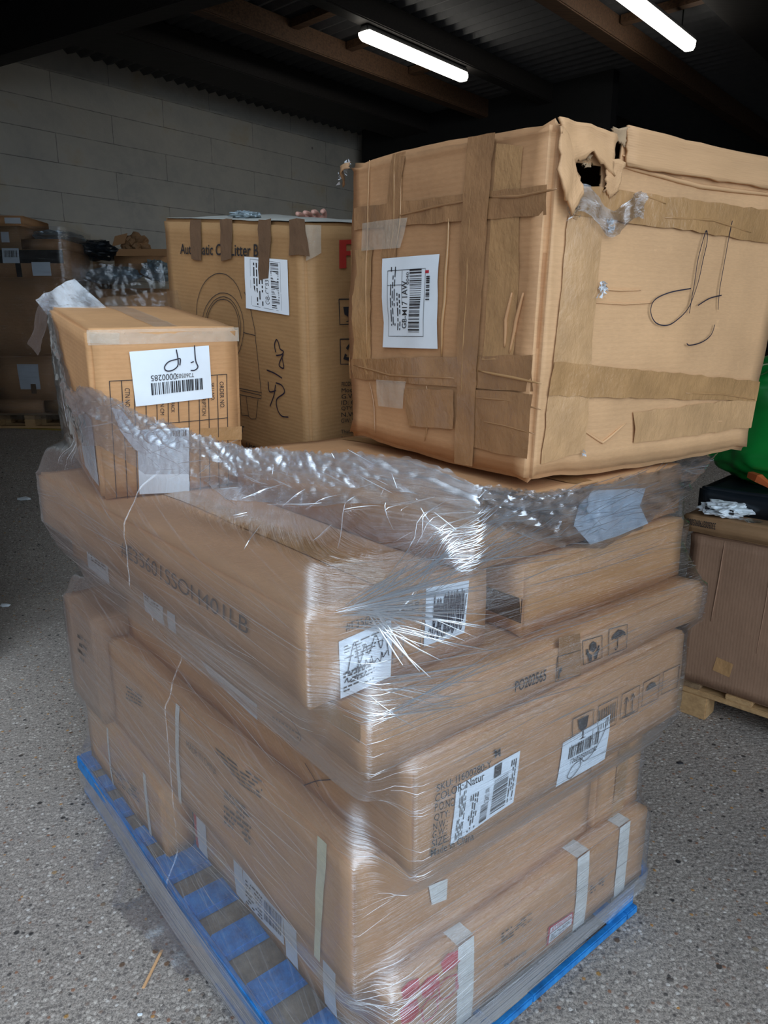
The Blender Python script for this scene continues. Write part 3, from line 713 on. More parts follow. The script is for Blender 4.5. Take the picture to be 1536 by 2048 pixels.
A.rects('barcode', 'L', q, bars(26, .55, .1, .95, .75, seed=8) + smalltext(7, .06, .1, .5, .9, seed=9), M['ink'], lb, .0042)
A.quad('red_corner_print', 'L', [(-.0, .19), (.018, .19), (.018, .01), (-.0, .01)], M['red'], off=.003)
for k in ('A_tp', 'A_tp2', 'A_tp3', 'A_tp4'):
    x0, x1 = F[k][0][0], F[k][1][0]; A.quad('white_tape', 'L', [(x0, .19), (x1, .19), (x1, .01), (x0, .01)], M['paper_grey'], off=.003)
# ---- left small box
Cc = Carton('cardboard_box', ubox(.028, .102, .832, 1.46, .150, .351), M['card_warm'], 'narrow strapped box at the far left edge of the blue pallet', seed=2)
Cc.quad('strap', 'L', [(.20, .2), (.215, .2), (.215, 0), (.20, 0)], M['strap'], off=.003); Cc.quad('strap', 'L', [(.50, .2), (.52, .2), (.52, 0), (.50, 0)], M['strap'], off=.003)
Cc.rects('small_print', 'L', F['C_text'], smalltext(5, 0, 0, 1, 1, seed=15), M['ink_soft'], None, .0035)
# ---- second layer
D = Carton('cardboard_box', ubox(.052, .765, .022, 1.25, .355, .643), M['card'], 'long deep box above the red hexagon box, its near corner crushed', seed=3, dent=.005, bev=.010)
D.quad('strap', 'L', [(1.130, .29), (1.160, .29), (1.125, .0), (1.105, .0)], M['strap_yellow'], off=.004)
D.quad('strap', 'L', [(.505, .29), (.527, .29), (.50, .0), (.484, .0)], M['strap'], off=.004)
D.rects('small_print', 'L', F['D_text1'], smalltext(5, 0, 0, 1, 1, seed=25), M['ink_soft'], None, .003)
D.rects('small_print', 'L', F['D_text2'], smalltext(7, 0, 0, .9, 1, seed=26), M['ink_soft'], None, .003)
D.rects('small_print', 'L', F['D_text3'], smalltext(4, 0, 0, .9, 1, seed=27), M['ink_soft'], None, .003)
D.text('L', 'MADE IN CHINA', [(.56, .215), (.72, .215), (.72, .195), (.56, .195)], M['ink_soft'])
D.quad('strap', 'R', [(.178, .15), (.228, .14), (.228, .09), (.188, .10)], M['strap'], off=.004)
Pp = Carton('cardboard_box', ubox(.022, .5, 1.265, 1.56, .355, .70), M['card_rose'], 'upright box at the far left corner of the second layer', seed=4)
Pp.rects('small_print', 'L', F['P_txt'], smalltext(4, 0, 0, 1, 1, seed=28), M['ink_soft'], None, .003)
Ee = Carton('cardboard_box', ubox(.788, .972, .02, .6, .355, .641), M['card_warm'], 'small plain box filling the right end of the second layer', seed=5)
Ee.quad('packing_tape', 'R', [(.07, .286), (.12, .286), (.12, 0), (.07, 0)], M['tape_light'], off=.002)
# ---- third layer, printed SKU
S = Carton('cardboard_box', ubox(.11, .955, -.07, 1.22, .645, .862), M['card'], 'box printed SKU I1600280 with two white labels, middle of the stack', seed=6)
for k, t in (('S_sku', 'SKU: I1600280-Y'), ('S_sku2', 'M'), ('S_color', 'COLOR: Natur'), ('S_po', 'P.O.NO'), ('S_qty', 'QTY:'), ('S_nw', 'N.W.:'), ('S_gw', 'G.W.:'), ('S_size', 'SIZE:'), ('S_made', 'Made in China')):
    (a_, b_, c_, d_) = [Vector(p) for p in F[k]]; h_ = (a_ - d_) * .09
    S.text('R', t, [a_ + h_, b_ + h_, c_ - h_, d_ - h_], M['ink'], bold=.006)
q = F['S_label']; lb = S.quad('shipping_label', 'R', q, M['paper'], off=.003)
S.rects('barcode', 'R', q, bars(24, .60, .30, .84, .93, True, 31), M['ink'], lb); S.rects('barcode', 'R', q, bars(16, .42, .62, .54, .95, True, 32), M['ink'], lb); S.rects('small_print', 'R', q, smalltext(5, .05, .05, .16, .95, False, 33), M['ink'], lb); S.rects('small_print', 'R', q, smalltext(3, .86, .1, .96, .9, False, 34), M['ink'], lb); S.rects('printed_square', 'R', q, [(.58, .02, .70, .24)], M['ink'], lb)
S.text('R', 'GB-M17 1AW', sub(q, .46, .35, .54, .60), M['ink'], lb, rot=3); S.rects('small_print', 'R', q, smalltext(4, .22, .3, .36, .95, False, 35), M['ink'], lb)
q = F['S_label2']; lb = S.quad('inventory_label', 'R', [(.390, .107), (.551, .113), (.551, .003), (.381, .010)], M['paper'], off=.003)
S.rects('barcode', 'R', q, bars(28, .15, .16, .78, .40, seed=41), M['ink'], lb); S.text('R', 'T2605050000282', sub(q, .2, .44, .75, .54), M['ink'], lb)
S.pen('signature', 'R', [[(.535, .112), (.530, .085), (.505, .050), (.47, .035), (.45, .05), (.455, .03), (.43, .012), (.415, .02), (.43, .04), (.46, .045)]], .002, M['pen'], lb, off=.005)
ic = [[(x, .148 - (x - .42) * .02), (x + .07, .146 - (x - .42) * .02), (x + .07, .08), (x, .085), (x, .148 - (x - .42) * .02)] for x in (.42, .505, .59, .675, .76)]
S.line('handling_icon', 'R', ic, .002, M['ink_soft'])
S.polys('glass_icon', 'R', [[(.437, .140), (.473, .139), (.468, .115), (.458, .110), (.458, .095), (.468, .092), (.442, .093), (.452, .096), (.452, .110), (.442, .118)]], M['ink'])
S.line('arrows_icon', 'R', [[(.61, .09), (.61, .13)], [(.602, .118), (.61, .132), (.618, .118)], [(.635, .09), (.635, .13)], [(.627, .118), (.635, .132), (.643, .118)], [(.60, .086), (.646, .085)]], .003, M['ink_soft'])
S.line('small_print', 'R', [[(.51 + .008 * i, .135), (.51 + .008 * i, .09)] for i in range(8)], .003, M['ink_soft'])
S.polys('umbrella_icon', 'R', [[(.688, .118), (.695, .128), (.710, .133), (.725, .128), (.733, .117)]], M['ink_soft'])
S.pen('pen_stroke', 'L', [F['S_pen1'], F['S_pen2'], F['S_pen3']], .0022, M['pen'])
S.rects('small_print', 'L', F['S_ltext1'], smalltext(4, 0, 0, 1, 1, seed=45), M['ink_soft'], None, .0035)
S.quad('paper_slip', 'L', F['S_ll4'], M['paper_grey'], off=.003)
# ---- fourth layer, PO202565
Oo = Carton('cardboard_box', ubox(.023, 1.035, -.06, 1.40, .865, .961), M['card'], 'wide shallow box printed PO202565, overhanging the box below', seed=7, dent=.005, bev=.010)
Oo.text('R', 'PO202565', [(.334, .064), (.424, .060), (.424, .036), (.334, .042)], M['ink'], bold=.010)
fr = lambda q: q + q[:1]
Oo.line('icon_frame', 'R', [fr(F['O_glass']), fr(F['O_hand']), fr(F['O_umb'])], .002, M['ink_soft'])
def inq(q, pts): return [sub(q, x, y, x, y)[0] for x, y in pts]
Oo.polys('umbrella_icon', 'R', [inq(F['O_umb'], [(.12, .45), (.18, .3), (.35, .18), (.5, .12), (.68, .15), (.85, .26), (.92, .42), (.75, .38), (.6, .44), (.5, .38), (.35, .45), (.25, .40)])], M['ink'])
Oo.line('umbrella_icon', 'R', [inq(F['O_umb'], [(.5, .1), (.5, .82), (.42, .9), (.34, .82)])], .003, M['ink'])
Oo.polys('hands_icon', 'R', [inq(F['O_hand'], [(.15, .38), (.22, .38), (.28, .58), (.45, .72), (.42, .95), (.28, .95), (.25, .75), (.15, .6)]), inq(F['O_hand'], [(.85, .38), (.78, .38), (.72, .58), (.56, .72), (.58, .95), (.72, .95), (.75, .75), (.85, .6)]), inq(F['O_hand'], [(.5, .12), (.68, .24), (.68, .48), (.5, .6), (.32, .48), (.32, .24)])], M['ink'])
Oo.polys('glass_icon', 'R', [inq(F['O_glass'], [(.08, .5), (.2, .45), (.22, .6), (.14, .7), (.14, .9), (.08, .9)])], M['ink'])
Oo.quad('packing_tape', 'R', F['O_tape'], M['tape'], off=.003)
Oo.quad('packing_tape', 'L', [(.0, .095), (1.45, .095), (1.45, .06), (0, .06)], M['tape_light'], off=.002)
for x0, x1 in ((.15, .33), (.58, .70)):
    lb = Oo.quad('shipping_label', 'L', [(x0, .085), (x1, .085), (x1, .008), (x0, .008)], M['paper_grey'], off=.003)
    Oo.rects('small_print', 'L', [(x0, .085), (x1, .085), (x1, .008), (x0, .008)], smalltext(5, .1, .1, .9, .6, seed=int(x0 * 100)), M['ink'], lb, .0046)
Oo.quad('paper_slip', 'L', [(.725, .09), (.765, .09), (.765, .01), (.725, .01)], M['paper_grey'], off=.003)
# ---- fifth layer
G = Carton('cardboard_box', ubox(-.025, .375, .025, 1.50, .964, 1.12), M['card'], 'long box reaching back on the left, printed E35601, two scribbled labels', seed=8, bev=.008)
G.text('L', '#E35601SSOH401LB', [(.70, .105), (1.30, .100), (1.295, .066), (.70, .066)], M['ink_soft'])
G.text('R', '#E35601SSOH401LB', [(.070, .132), (.225, .132), (.225, .117), (.070, .117)], M['ink_soft'])
scr = lambda q, n, sd, x0=.1, y0=.1, x1=.9, y1=.9: [inq(q, [(random.Random(sd + i).uniform(x0, x1), random.Random(sd * 3 + i).uniform(y0, y1)) for i in range(n)])]
def scribble(q, x0, y0, x1, y1, n, amp, sd):
    r = random.Random(sd); pts = []
    for i in range(n):
        t = i / (n - 1); pts.append((x0 + (x1 - x0) * t + r.uniform(-.03, .03), (y0 if i % 2 else y1) + r.uniform(-amp, amp)))
    return inq(q, pts)
q = [(.057, .104), (.163, .115), (.164, .009), (.060, .003)]; lb = G.quad('shipping_label', 'R', q, M['paper'], off=.003)
G.rects('small_print', 'R', q, smalltext(6, .08, .1, .9, .4, seed=51) + smalltext(6, .05, .55, .65, .92, seed=52), M['ink_soft'], lb, .0042)
G.pen('scribble', 'R', [scribble(q, .15, .15, .95, .5, 9, .1, 1), scribble(q, .3, .5, .9, .62, 12, .05, 2), scribble(q, .08, .55, .55, .62, 16, .02, 3), scribble(q, .08, .68, .45, .75, 10, .02, 4)], .0018, M['pen'], lb, off=.0052)
q = [(.243, .150), (.349, .140), (.337, .042), (.236, .045)]; lb = G.quad('shipping_label', 'R', q, M['paper'], off=.003)
G.rects('barcode', 'R', q, [(.2, .32, .42, .58)] + bars(14, .45, .2, .9, .55, seed=55), M['ink'], lb, .0042)
G.pen('scribble', 'R', [scribble(q, .15, .15, .92, .7, 22, .1, 6), scribble(q, .05, .75, .9, .9, 20, .05, 7), scribble(q, .3, .2, .85, .85, 18, .1, 8)], .0022, M['pen'], lb, off=.0052)
G.line('icon_frame', 'R', [fr(F['G_frame1']), fr(F['G_frame2'])], .0015, M['ink_soft'])
G.quad('packing_tape', 'T', [(.17, 1.4), (.23, 1.4), (.23, 0), (.17, 0)], M['tape_light'], off=.002)
G.quad('packing_tape', 'R', [(.17, .156), (.23, .156), (.23, .11), (.17, .11)], M['tape_light'], off=.002)
Hh = Carton('cardboard_box', ubox(.452, 1.03, 0, .80, .964, 1.108), M['card_warm'], 'orange-brown box on the PO202565 box, right of the scribbled labels', seed=9)
Hh.quad('packing_tape', 'L', [(.70, .08), (.80, .08), (.80, .03), (.70, .03)], M['tape_dark'], off=.002)
Ii = Carton('cardboard_box', ubox(.31, 1.02, .012, .86, 1.122, 1.238), M['card'], 'flat box under the largest box, torn white paper on its side', seed=10)
pp = F['I_paper']; Ii.polys('torn_paper', 'R', [[(x, min(y, .112)) for x, y in pp][::-1]], M['paper'], off=.006)
Ii.quad('packing_tape', 'T', [(.32, .84), (.38, .84), (.38, 0), (.32, 0)], M['tape_light'], off=.002)
Mm = Carton('cardboard_box', ubox(.40, 1.0, .88, 1.55, .964, 1.12), M['card_dull'], 'plain box hidden inside the stack under the cat litter box', seed=11)

# ================================================================ BOXES STANDING ON TOP
J = Carton('cardboard_box', CORNERS['J'], M['card_warm'], 'upright box at the left with label 0000285 and a printed order table', seed=12, bev=.010)
q = F['J_label']; lb = J.quad('inventory_label', 'R', q, M['paper'], off=.006)
J.rects('barcode', 'R', F['J_bars'], bars(30, 0, 0, 1, 1, seed=61), M['ink'], lb, .0075)
J.text('R', '0000285', F['J_t285'], M['ink'], lb, rot=2, off=.0078); J.text('R', 'T260505', F['J_t2605'], M['ink_soft'], lb, rot=2, off=.0078)
J.pen('pen_stroke', 'R', [F['J_pen1'], F['J_pen2'], F['J_pen3']], .0028, M['pen'], lb, off=.0085)
J.line('table_rule', 'R', [F['J_top'], F['J_mid']] + [F['J_v%d' % i] for i in range(12)], .0018, M['ink'])
for k, t in (('J_ctn', 'CTN NO.'), ('J_order', 'ORDER NO.'), ('J_sku', 'SKU NO.'), ('J_desc', 'DESCRIPTION'), ('J_pack', 'QTY/PACK'), ('J_meas', 'MEAS IN CM')):
    J.text('R', t, F[k], M['ink'], None, rot=1, off=.003)
q = F['J_label2']; lb = J.quad('shipping_label', 'R', q, M['paper'], off=.003); J.rects('barcode', 'R', q, bars(12, .62, .03, .95, .12, seed=62), M['ink'], lb, .0046)
J.polys('paper_slip', 'R', [[(.038, .235), (.062, .228), (.098, .170), (.115, .105), (.085, .125), (.055, .175)]], M['paper_grey'], None, .004)
J.quad('clear_tape', 'R', F['J_tape'], M['tape_clear'], off=.003, wr=.004)
J.quad('clear_tape', 'R', [(.0, .42), (.37, .42), (.37, .385), (0, .385)], M['tape_clear'], off=.002)
J.quad('packing_tape', 'R', F['J_tape2'], M['tape_light'], off=.003)
J.quad('paper_slip', 'L', [(.40, .20), (.62, .20), (.63, .03), (.44, .03)], M['paper_grey'], off=.003)
J.quad('clear_tape', 'T', [(.16, .64), (.22, .64), (.22, .02), (.16, .02)], M['tape_clear'], off=.002)
K = Carton('cardboard_box', CORNERS['K'], M['card_dull'], 'tall box printed Automatic Cat Litter Box, behind the left box', seed=13, bev=.009)
K.body.data.materials[0] = cardboard('kraft_card_amber', (.39, .21, .082))  # darker card: part of the shade under the roof is in this colour
K.text('L', 'Automatic Cat Litter Box', F['K_text'], M['ink'], bold=.012)
for i in range(4): K.quad('packing_tape', 'L', F['K_tape%d' % i], M['tape_dark'], off=.005, wr=.002, ragged=.003)
q = F['K_label']; lb = K.quad('shipping_label', 'L', q, M['paper'], off=.0044)
K.rects('barcode', 'L', q, bars(30, .62, .08, .80, .92, True, 71) + smalltext(4, .2, .1, .45, .9, False, 72), M['ink'], lb, .0045)
K.line('label_frame', 'L', [inq(q, [(.14, .04), (.84, .06), (.84, .95), (.14, .93), (.14, .04)])], .001, M['ink'], lb, off=.0045)
K.text('L', 'GB-CF83', sub(q, .48, .40, .57, .86), M['ink'], lb, rot=3, off=.0045)
K.line('litter_box_drawing', 'L', [F[k] for k in ('K_dome', 'K_dome2', 'K_ring1', 'K_ring2', 'K_ring3', 'K_l1', 'K_l2', 'K_l3', 'K_l4', 'K_l5')], .0022, M['ink'])
K.text('L', 'Use', F['K_use'], M['ink'], bold=.004); K.text('L', 'T', F['K_T'], M['ink'], bold=.02)
K.pen('pen_stroke', 'L', [F['K_pen%d' % i] for i in range(1, 7)], .004, M['pen'])
K.text('R', 'F', F['K_F'], M['ink_red'], bold=.012)
K.line('icon_frame', 'R', [fr(F['K_ic1']), fr(F['K_ic2'])], .003, M['ink'])
K.polys('glass_icon', 'R', [inq(F['K_ic1'], [(.2, .3), (.8, .3), (.75, .6), (.55, .7), (.55, .85), (.7, .9), (.3, .9), (.45, .85), (.45, .7), (.25, .6)])], M['ink'])
K.line('recycling_icon', 'R', [inq(F['K_ic2'], [(.3, .6), (.2, .75), (.45, .8)]), inq(F['K_ic2'], [(.35, .4), (.5, .22), (.65, .4)]), inq(F['K_ic2'], [(.7, .6), (.8, .75), (.6, .8)])], .010, M['ink'])
for j, t in enumerate(('PRODUCT', 'Model', 'G.W.', 'ID: 65', 'QTY: 1', 'N.W.', 'GW: 86')): K.text('R', t, sub(F['K_txt'], 0, j / 7, .8, j / 7 + .10), M['ink'])
K.text('R', 'Thank you', sub(F['K_txt2'], 0, 0, 1, .35), M['ink']); K.text('R', '86 x 60 cm', sub(F['K_txt2'], 0, .5, 1, .9), M['ink'])
K.quad('clear_tape', 'R', [(0, .69), (.05, .69), (.05, .62), (0, .60)], M['tape_clear'], off=.003, wr=.006)
K.quad('lid_panel', 'T', [(.0, .73), (.41, .73), (.41, 0), (0, 0)], plain('pale_lid_board', (.46, .44, .38), .7), off=.004)

# ---- the largest box, crushed at its upper corner
def tear(bm, s):
    for i in range(1, 9):
        for ax, lo, hi in ((0, 0, .19), (2, s.L[2] - .13, s.L[2])):
            no = Vector((1, 0, 0)) if ax == 0 else Vector((0, 0, 1))
            bmesh.ops.bisect_plane(bm, geom=bm.verts[:] + bm.edges[:] + bm.faces[:], plane_co=no * (lo + (hi - lo) * i / 9), plane_no=no)
    def pit(x, z):
        return ((x - .085) / .050) ** 2 + ((z - (s.L[2] - .078)) / .024) ** 2 < 1 + .35 * noise.noise(Vector((x * 60, z * 60, 1)))
    dl = [f for f in bm.faces if (f.calc_center_median().y < .004 and pit(f.calc_center_median().x, f.calc_center_median().z))
          or (f.calc_center_median().y < .03 and .135 < f.calc_center_median().x < .165 and f.calc_center_median().z > s.L[2] - .045)]
    bmesh.ops.delete(bm, geom=dl, context='FACES')
Lb = Carton('cardboard_box', CORNERS['L'], M['card'], 'largest box on top at the right, torn upper corner, marked P1 in pen', seed=14, bev=.012, dent=.007, bulge=.010, hole=tear)
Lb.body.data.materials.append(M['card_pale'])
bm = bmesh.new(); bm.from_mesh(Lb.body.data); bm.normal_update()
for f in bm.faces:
    if f.normal.dot(UL) < -.6: f.material_index = 1  # side towards the daylight gets paler card, its brightness put in the colour
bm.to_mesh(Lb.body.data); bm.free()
ins = Lb.body.modifiers.new('board', 'SOLIDIFY'); ins.thickness = .005; ins.offset = -1
q = F['L_label']; lb = Lb.quad('shipping_label', 'L', q, M['paper'], off=.006)
Lb.rects('barcode', 'L', q, bars(34, .54, .14, .74, .84, True, 81) + smalltext(3, .17, .1, .28, .75, False, 82) + smalltext(2, .30, .3, .38, .8, False, 83) + bars(12, .82, .22, .88, .48, True, 84), M['ink'], lb, .0072)
Lb.line('label_frame', 'L', [inq(q, [(.12, .14), (.80, .14), (.80, .87), (.12, .87), (.12, .14)]), inq(q, [(.12, .3), (.4, .3)]), inq(q, [(.4, .14), (.4, .5)])], .0012, M['ink'], lb, off=.0072)
Lb.text('L', 'GB-M17 1AW', sub(q, .40, .26, .50, .78), M['ink'], lb, rot=3, off=.0072, bold=.004); Lb.text('L', '0040', sub(q, .48, .17, .53, .30), M['ink'], lb, rot=3, off=.0072)
Lb.rects('red_mark', 'L', q, [(.80, .16, .86, .19)], M['red'], lb, .0072)
for k, m, off in (('L_c', 'tape_light', .002), ('L_h1', 'tape', .003), ('L_h2', 'tape', .003), ('L_h3', 'tape', .005), ('L_h4', 'tape', .004), ('L_vt3', 'tape_light', .0025), ('L_vt2', 'tape', .0045), ('L_vt', 'tape', .0055)):
    qq = F[k]; Lb.quad('packing_tape', 'L', [(max(0, min(.668, x)), max(.0, min(.63, y))) for x, y in qq], M[m], off=off, wr=.004, ragged=.0015)
Lb.quad('clear_tape', 'L', F['L_patch'], M['tape_clear'], off=.007, wr=.004)
Lb.quad('clear_tape', 'L', [(.06, .50), (.26, .50), (.24, .44), (.06, .44)], M['tape_clear'], off=.007, wr=.003)
for k, m, off in (('L_rv', 'tape_tan', .0025), ('L_rh1', 'tape_light', .004), ('L_rh2', 'tape_light', .004), ('L_rh3', 'tape_tan', .003)):
    qq = F[k]; Lb.quad('packing_tape', 'R', [(max(0, min(.75, x)), max(.0, min(.63, y))) for x, y in qq], M[m], off=off, wr=.004, ragged=.002)
Lb.pen('pen_stroke', 'R', [F['L_pen1'], F['L_pen2'], F['L_pen3'], F['L_pen4']], .0024, M['pen'], off=.006)
# tape cords: folded ridges in the tape
def ridge(cb, face, pts, r, m, name='tape_crease', off=.004):
    P = []
    for a, b in zip(pts[:-1], pts[1:]):
        a, b = Vector(a), Vector(b)
        P += [a.lerp(b, i / 6) for i in range(6)]
    P.append(Vector(pts[-1]))
    n = len(P); rr = [r * (.25 + .75 * math.sin(math.pi * (i + .2) / (n - .6)) ** .5) for i in range(n)]
    return tube(name, [cb.at(face, p.x, p.y, off) for p in P], rr, m, cb.root, 6)
for pts, r, m in (([(.468, .63), (.472, .4), (.468, .2), (.470, .0)], .0035, 'tape_light'), ([(.503, .63), (.498, .42), (.490, .25), (.488, .03)], .003, 'tape'), ([(.483, .5), (.478, .3), (.480, .05)], .0025, 'tape'),
                  ([(.02, .175), (.2, .165), (.44, .178)], .003, 'tape'), ([(.52, .20), (.62, .195), (.69, .19)], .003, 'tape_light'), ([(.5, .145), (.6, .15), (.69, .142)], .0025, 'tape'),
                  ([(.2, .505), (.35, .515), (.5, .52)], .003, 'tape'), ([(.52, .52), (.6, .515), (.69, .52)], .003, 'tape'), ([(.2, .63), (.205, .5), (.195, .43)], .003, 'tape_light'), ([(.228, .63), (.228, .5), (.21, .42)], .002, 'tape_light'),
                  ([(.405, .49), (.40, .35), (.395, .22)], .004, 'tape_light'), ([(.596, .35), (.585, .30), (.590, .25)], .004, 'card'), ([(.625, .35), (.612, .30), (.605, .24)], .004, 'card'), ([(.30, .08), (.40, .085), (.44, .095)], .0025, 'tape'), ([(.50, .10), (.6, .1), (.68, .095)], .002, 'tape'), ([(.09, .63), (.08, .45), (.085, .2)], .002, 'tape_light'), ([(.35, .155), (.36, .1), (.34, .03)], .002, 'tape'), ([(.10, .14), (.12, .08), (.13, .02)], .002, 'tape')):
    ridge(Lb, 'L', pts, r, M[m])
for pts, r, m in (([(.05, .215), (.2, .20), (.4, .18), (.6, .17), (.74, .16)], .003, 'card_pale'), ([(.06, .18), (.3, .165), (.55, .14), (.74, .13)], .003, 'card_pale'), ([(.45, .15), (.6, .14), (.74, .12)], .002, 'tape_light'),
                  ([(.3, .495), (.45, .50), (.6, .485)], .0025, 'tape_light'), ([(.2, .505), (.24, .53), (.3, .52)], .002, 'tape_light'), ([(.14, .09), (.2, .06), (.27, .095)], .003, 'card_pale'), ([(.4, .075), (.55, .08), (.74, .07)], .003, 'card_pale'), ([(.17, .575), (.4, .56), (.74, .565)], .005, 'card_pale'), ([(.17, .592), (.4, .582), (.74, .588)], .004, 'card_pale'),
                  ([(.14, .36), (.2, .358), (.26, .36)], .002, 'card_pale'), ([(.13, .335), (.22, .333), (.3, .337)], .002, 'card_pale')):
    ridge(Lb, 'R', pts, r, M[m], off=.001 if m == 'card_pale' else .005)
# torn corner flap, lid strip and paper burrs
def sheet(name, grid, m, parent, thick=.004):
    ny, nx = len(grid), len(grid[0]); vs = [p for r_ in grid for p in r_]; uv = [(i / nx * .2, j / ny * .2) for j in range(ny) for i in range(nx)]
    fs = [(j * nx + i, j * nx + i + 1, (j + 1) * nx + i + 1, (j + 1) * nx + i) for j in range(ny - 1) for i in range(nx - 1)]
    o = from_data(name, vs, fs, m, parent, True, uv)
    if thick: s_ = o.modifiers.new('t', 'SOLIDIFY'); s_.thickness = thick; s_.offset = 0
    return o
def flap(cb, face, pts_top, pts_bot, offs, m, name, ny=8, rag=.004, amp=.006, thick=.005):
    n = 16; g = []
    ip = lambda P, t: Vector(P[min(int(t * (len(P) - 1)), len(P) - 2)]).lerp(Vector(P[min(int(t * (len(P) - 1)), len(P) - 2) + 1]), t * (len(P) - 1) - min(int(t * (len(P) - 1)), len(P) - 2))
    for j in range(ny + 1):
        row = []
        for i in range(n + 1):
            a = ip(pts_top, i / n); b = ip(pts_bot, i / n); p = a.lerp(b, j / ny)
            if j == ny: p += Vector((0, random.uniform(-rag, rag)))
            if i in (0, n): p += Vector((random.uniform(-rag, rag), 0))
            o = offs[0] + (offs[1] - offs[0]) * (j / ny) + amp * noise.noise(Vector((p.x * 30, p.y * 30, 5)))
            row.append(cb.at(face, p.x, p.y, o))
        g.append(row)
    return sheet(name, g, m, cb.root, thick)
H_ = Lb.L[2]
flap(Lb, 'R', [(0, H_ + .004), (.08, H_ + .004), (.145, H_ - .005)], [(.035, H_ - .065), (.085, H_ - .042), (.14, H_ - .075)], (.006, .012), M['card_pale'], 'torn_flap')
flap(Lb, 'R', [(.0, H_ - .01), (.025, H_ - .02), (.035, H_ - .05)], [(.0, H_ - .10), (.035, H_ - .145), (.062, H_ - .105)], (.008, .022), M['card_pale'], 'torn_flap', amp=.008)
flap(Lb, 'R', [(.12, H_ - .05), (.15, H_ - .045), (.165, H_ - .05)], [(.125, H_ - .10), (.145, H_ - .11), (.16, H_ - .10)], (.010, .008), M['card_pale'], 'torn_flap')
flap(Lb, 'R', [(.168, H_ + .012), (.45, H_ + .006), (.745, H_ + .004)], [(.175, H_ - .055), (.45, H_ - .055), (.745, H_ - .055)], (.004, .008), M['card_pale'], 'lid_flap', rag=.002, amp=.003)
flap(Lb, 'R', [(.135, H_ + .006), (.15, H_ + .004), (.17, H_ + .010)], [(.14, H_ - .01), (.155, H_ - .015), (.172, H_ - .02)], (.004, .0), M['card_in'], 'torn_edge')
def burr(cb, face, x, y, r, n, m, name='torn_paper', off=.006):
    vs, fs = [], []
    for k in range(n):
        c_ = Vector((x + random.uniform(-r, r), y + random.uniform(-r, r))); b0 = len(vs)
        for j in range(3): a = random.uniform(0, 6.28); vs.append(cb.at(face, c_.x + math.cos(a) * r * .5, c_.y + math.sin(a) * r * .5, off + random.uniform(-.002, .010)))
        fs.append((b0, b0 + 1, b0 + 2))
    return from_data(name, vs, fs, m, cb.root)
burr(Lb, 'R', .145, .47, .010, 26, M['paper_grey']); burr(Lb, 'R', .142, .36, .012, 30, M['paper_grey']); burr(Lb, 'R', .075, H_ - .055, .010, 24, M['card_in'])
burr(Lb, 'R', .055, H_ - .140, .010, 20, M['card_in']); burr(Lb, 'R', .14, .045, .006, 10, M['paper_grey'])
# crumpled clear tape below the tear
g = []
for j in range(13):
    row = []
    for i in range(25):
        x = .03 + .20 * i / 24; y = .515 - .045 * j / 12 + .02 * math.sin(i * .35)
        row.append(Lb.at('R', x, y, .010 + .016 * abs(noise.noise(Vector((x * 45, y * 45, 2)))) + .008 * abs(noise.noise(Vector((x * 110, y * 110, 7))))))
    g.append(row)
sheet('clear_tape', g, M['film_bunch'], Lb.root, 0)
# shredded lid ear poking out at the far left top
g = []
for j in range(5):
    row = []
    for i in range(9):
        t = i / 8; p = Lb.at('L', .012 - .052 * t, H_ + .004 - .030 * t ** 1.4 - .012 * j / 4 * (1 + .5 * t), .01 + .012 * math.sin(t * 5) + .006 * random.random()); row.append(p)
    g.append(row)
sheet('torn_flap', g, M['card_dull'], Lb.root, .003)
vs_, fs_ = [], []
for k in range(40):
    t = random.random(); c_ = Lb.at('L', .012 - .055 * t, H_ + .004 - .032 * t ** 1.4 + random.uniform(-.012, .008), .014); b0 = len(vs_)
    for j in range(3): vs_.append(c_ + Vector((random.uniform(-1, 1), random.uniform(-1, 1), random.uniform(-1, 1))) * .007)
    fs_.append((b0, b0 + 1, b0 + 2))
from_data('torn_paper', vs_, fs_, M['paper_grey'], Lb.root)
# ================================================================ STRETCH FILM AROUND THE STACK
CU, CV = .5, .75
def hull(pts):
    pts = sorted(set((round(a, 5), round(b, 5)) for a, b in pts))
    def half(p):
        h = []
        for q in p:
            while len(h) > 1 and (h[-1][0] - h[-2][0]) * (q[1] - h[-2][1]) - (h[-1][1] - h[-2][1]) * (q[0] - h[-2][0]) <= 0: h.pop()
            h.append(q)
        return h
    a = half(pts); b = half(pts[::-1]); return a[:-1] + b[:-1]
def rect(u0, u1, v0, v1): return [(u0, v0), (u1, v0), (u1, v1), (u0, v1)]
layers = [(-.01, .150, rect(0, 1, 0, 1.5)), (.15, .353, rect(.107, .968, -.015, .82)), (.15, .351, rect(.028, .9, .832, 1.46)),
          (.355, .643, rect(.052, .765, .022, 1.25)), (.355, .70, rect(.022, .5, 1.265, 1.56)), (.355, .641, rect(.788, .972, .02, .6)), (.355, .641, rect(.5, .95, .6, 1.5)),
          (.645, .862, rect(.11, .955, -.07, 1.22)), (.645, .862, rect(.15, .9, 1.2, 1.5)), (.865, .961, rect(.023, 1.035, -.06, 1.40)), (.964, 1.12, rect(-.025, .375, .025, 1.50)),
          (.964, 1.108, rect(.452, 1.03, 0, .80)), (.964, 1.13, rect(.4, 1.0, .88, 1.55)), (1.10, 1.24, rect(.31, 1.02, .012, .86))]
def uvw(p): d = Vector(p) - O; return d.dot(UR), d.dot(UL)
Jb = [uvw(CORNERS['J'][k]) for k in ((0, 0, 0), (1, 0, 0), (1, 1, 0), (0, 1, 0))]; Jt = [uvw(CORNERS['J'][k]) for k in ((0, 0, 1), (1, 0, 1), (1, 1, 1), (0, 1, 1))]
Kb = [uvw(CORNERS['K'][k]) for k in ((1, 0, 0), (1, 1, 0), (0, 1, 0))]
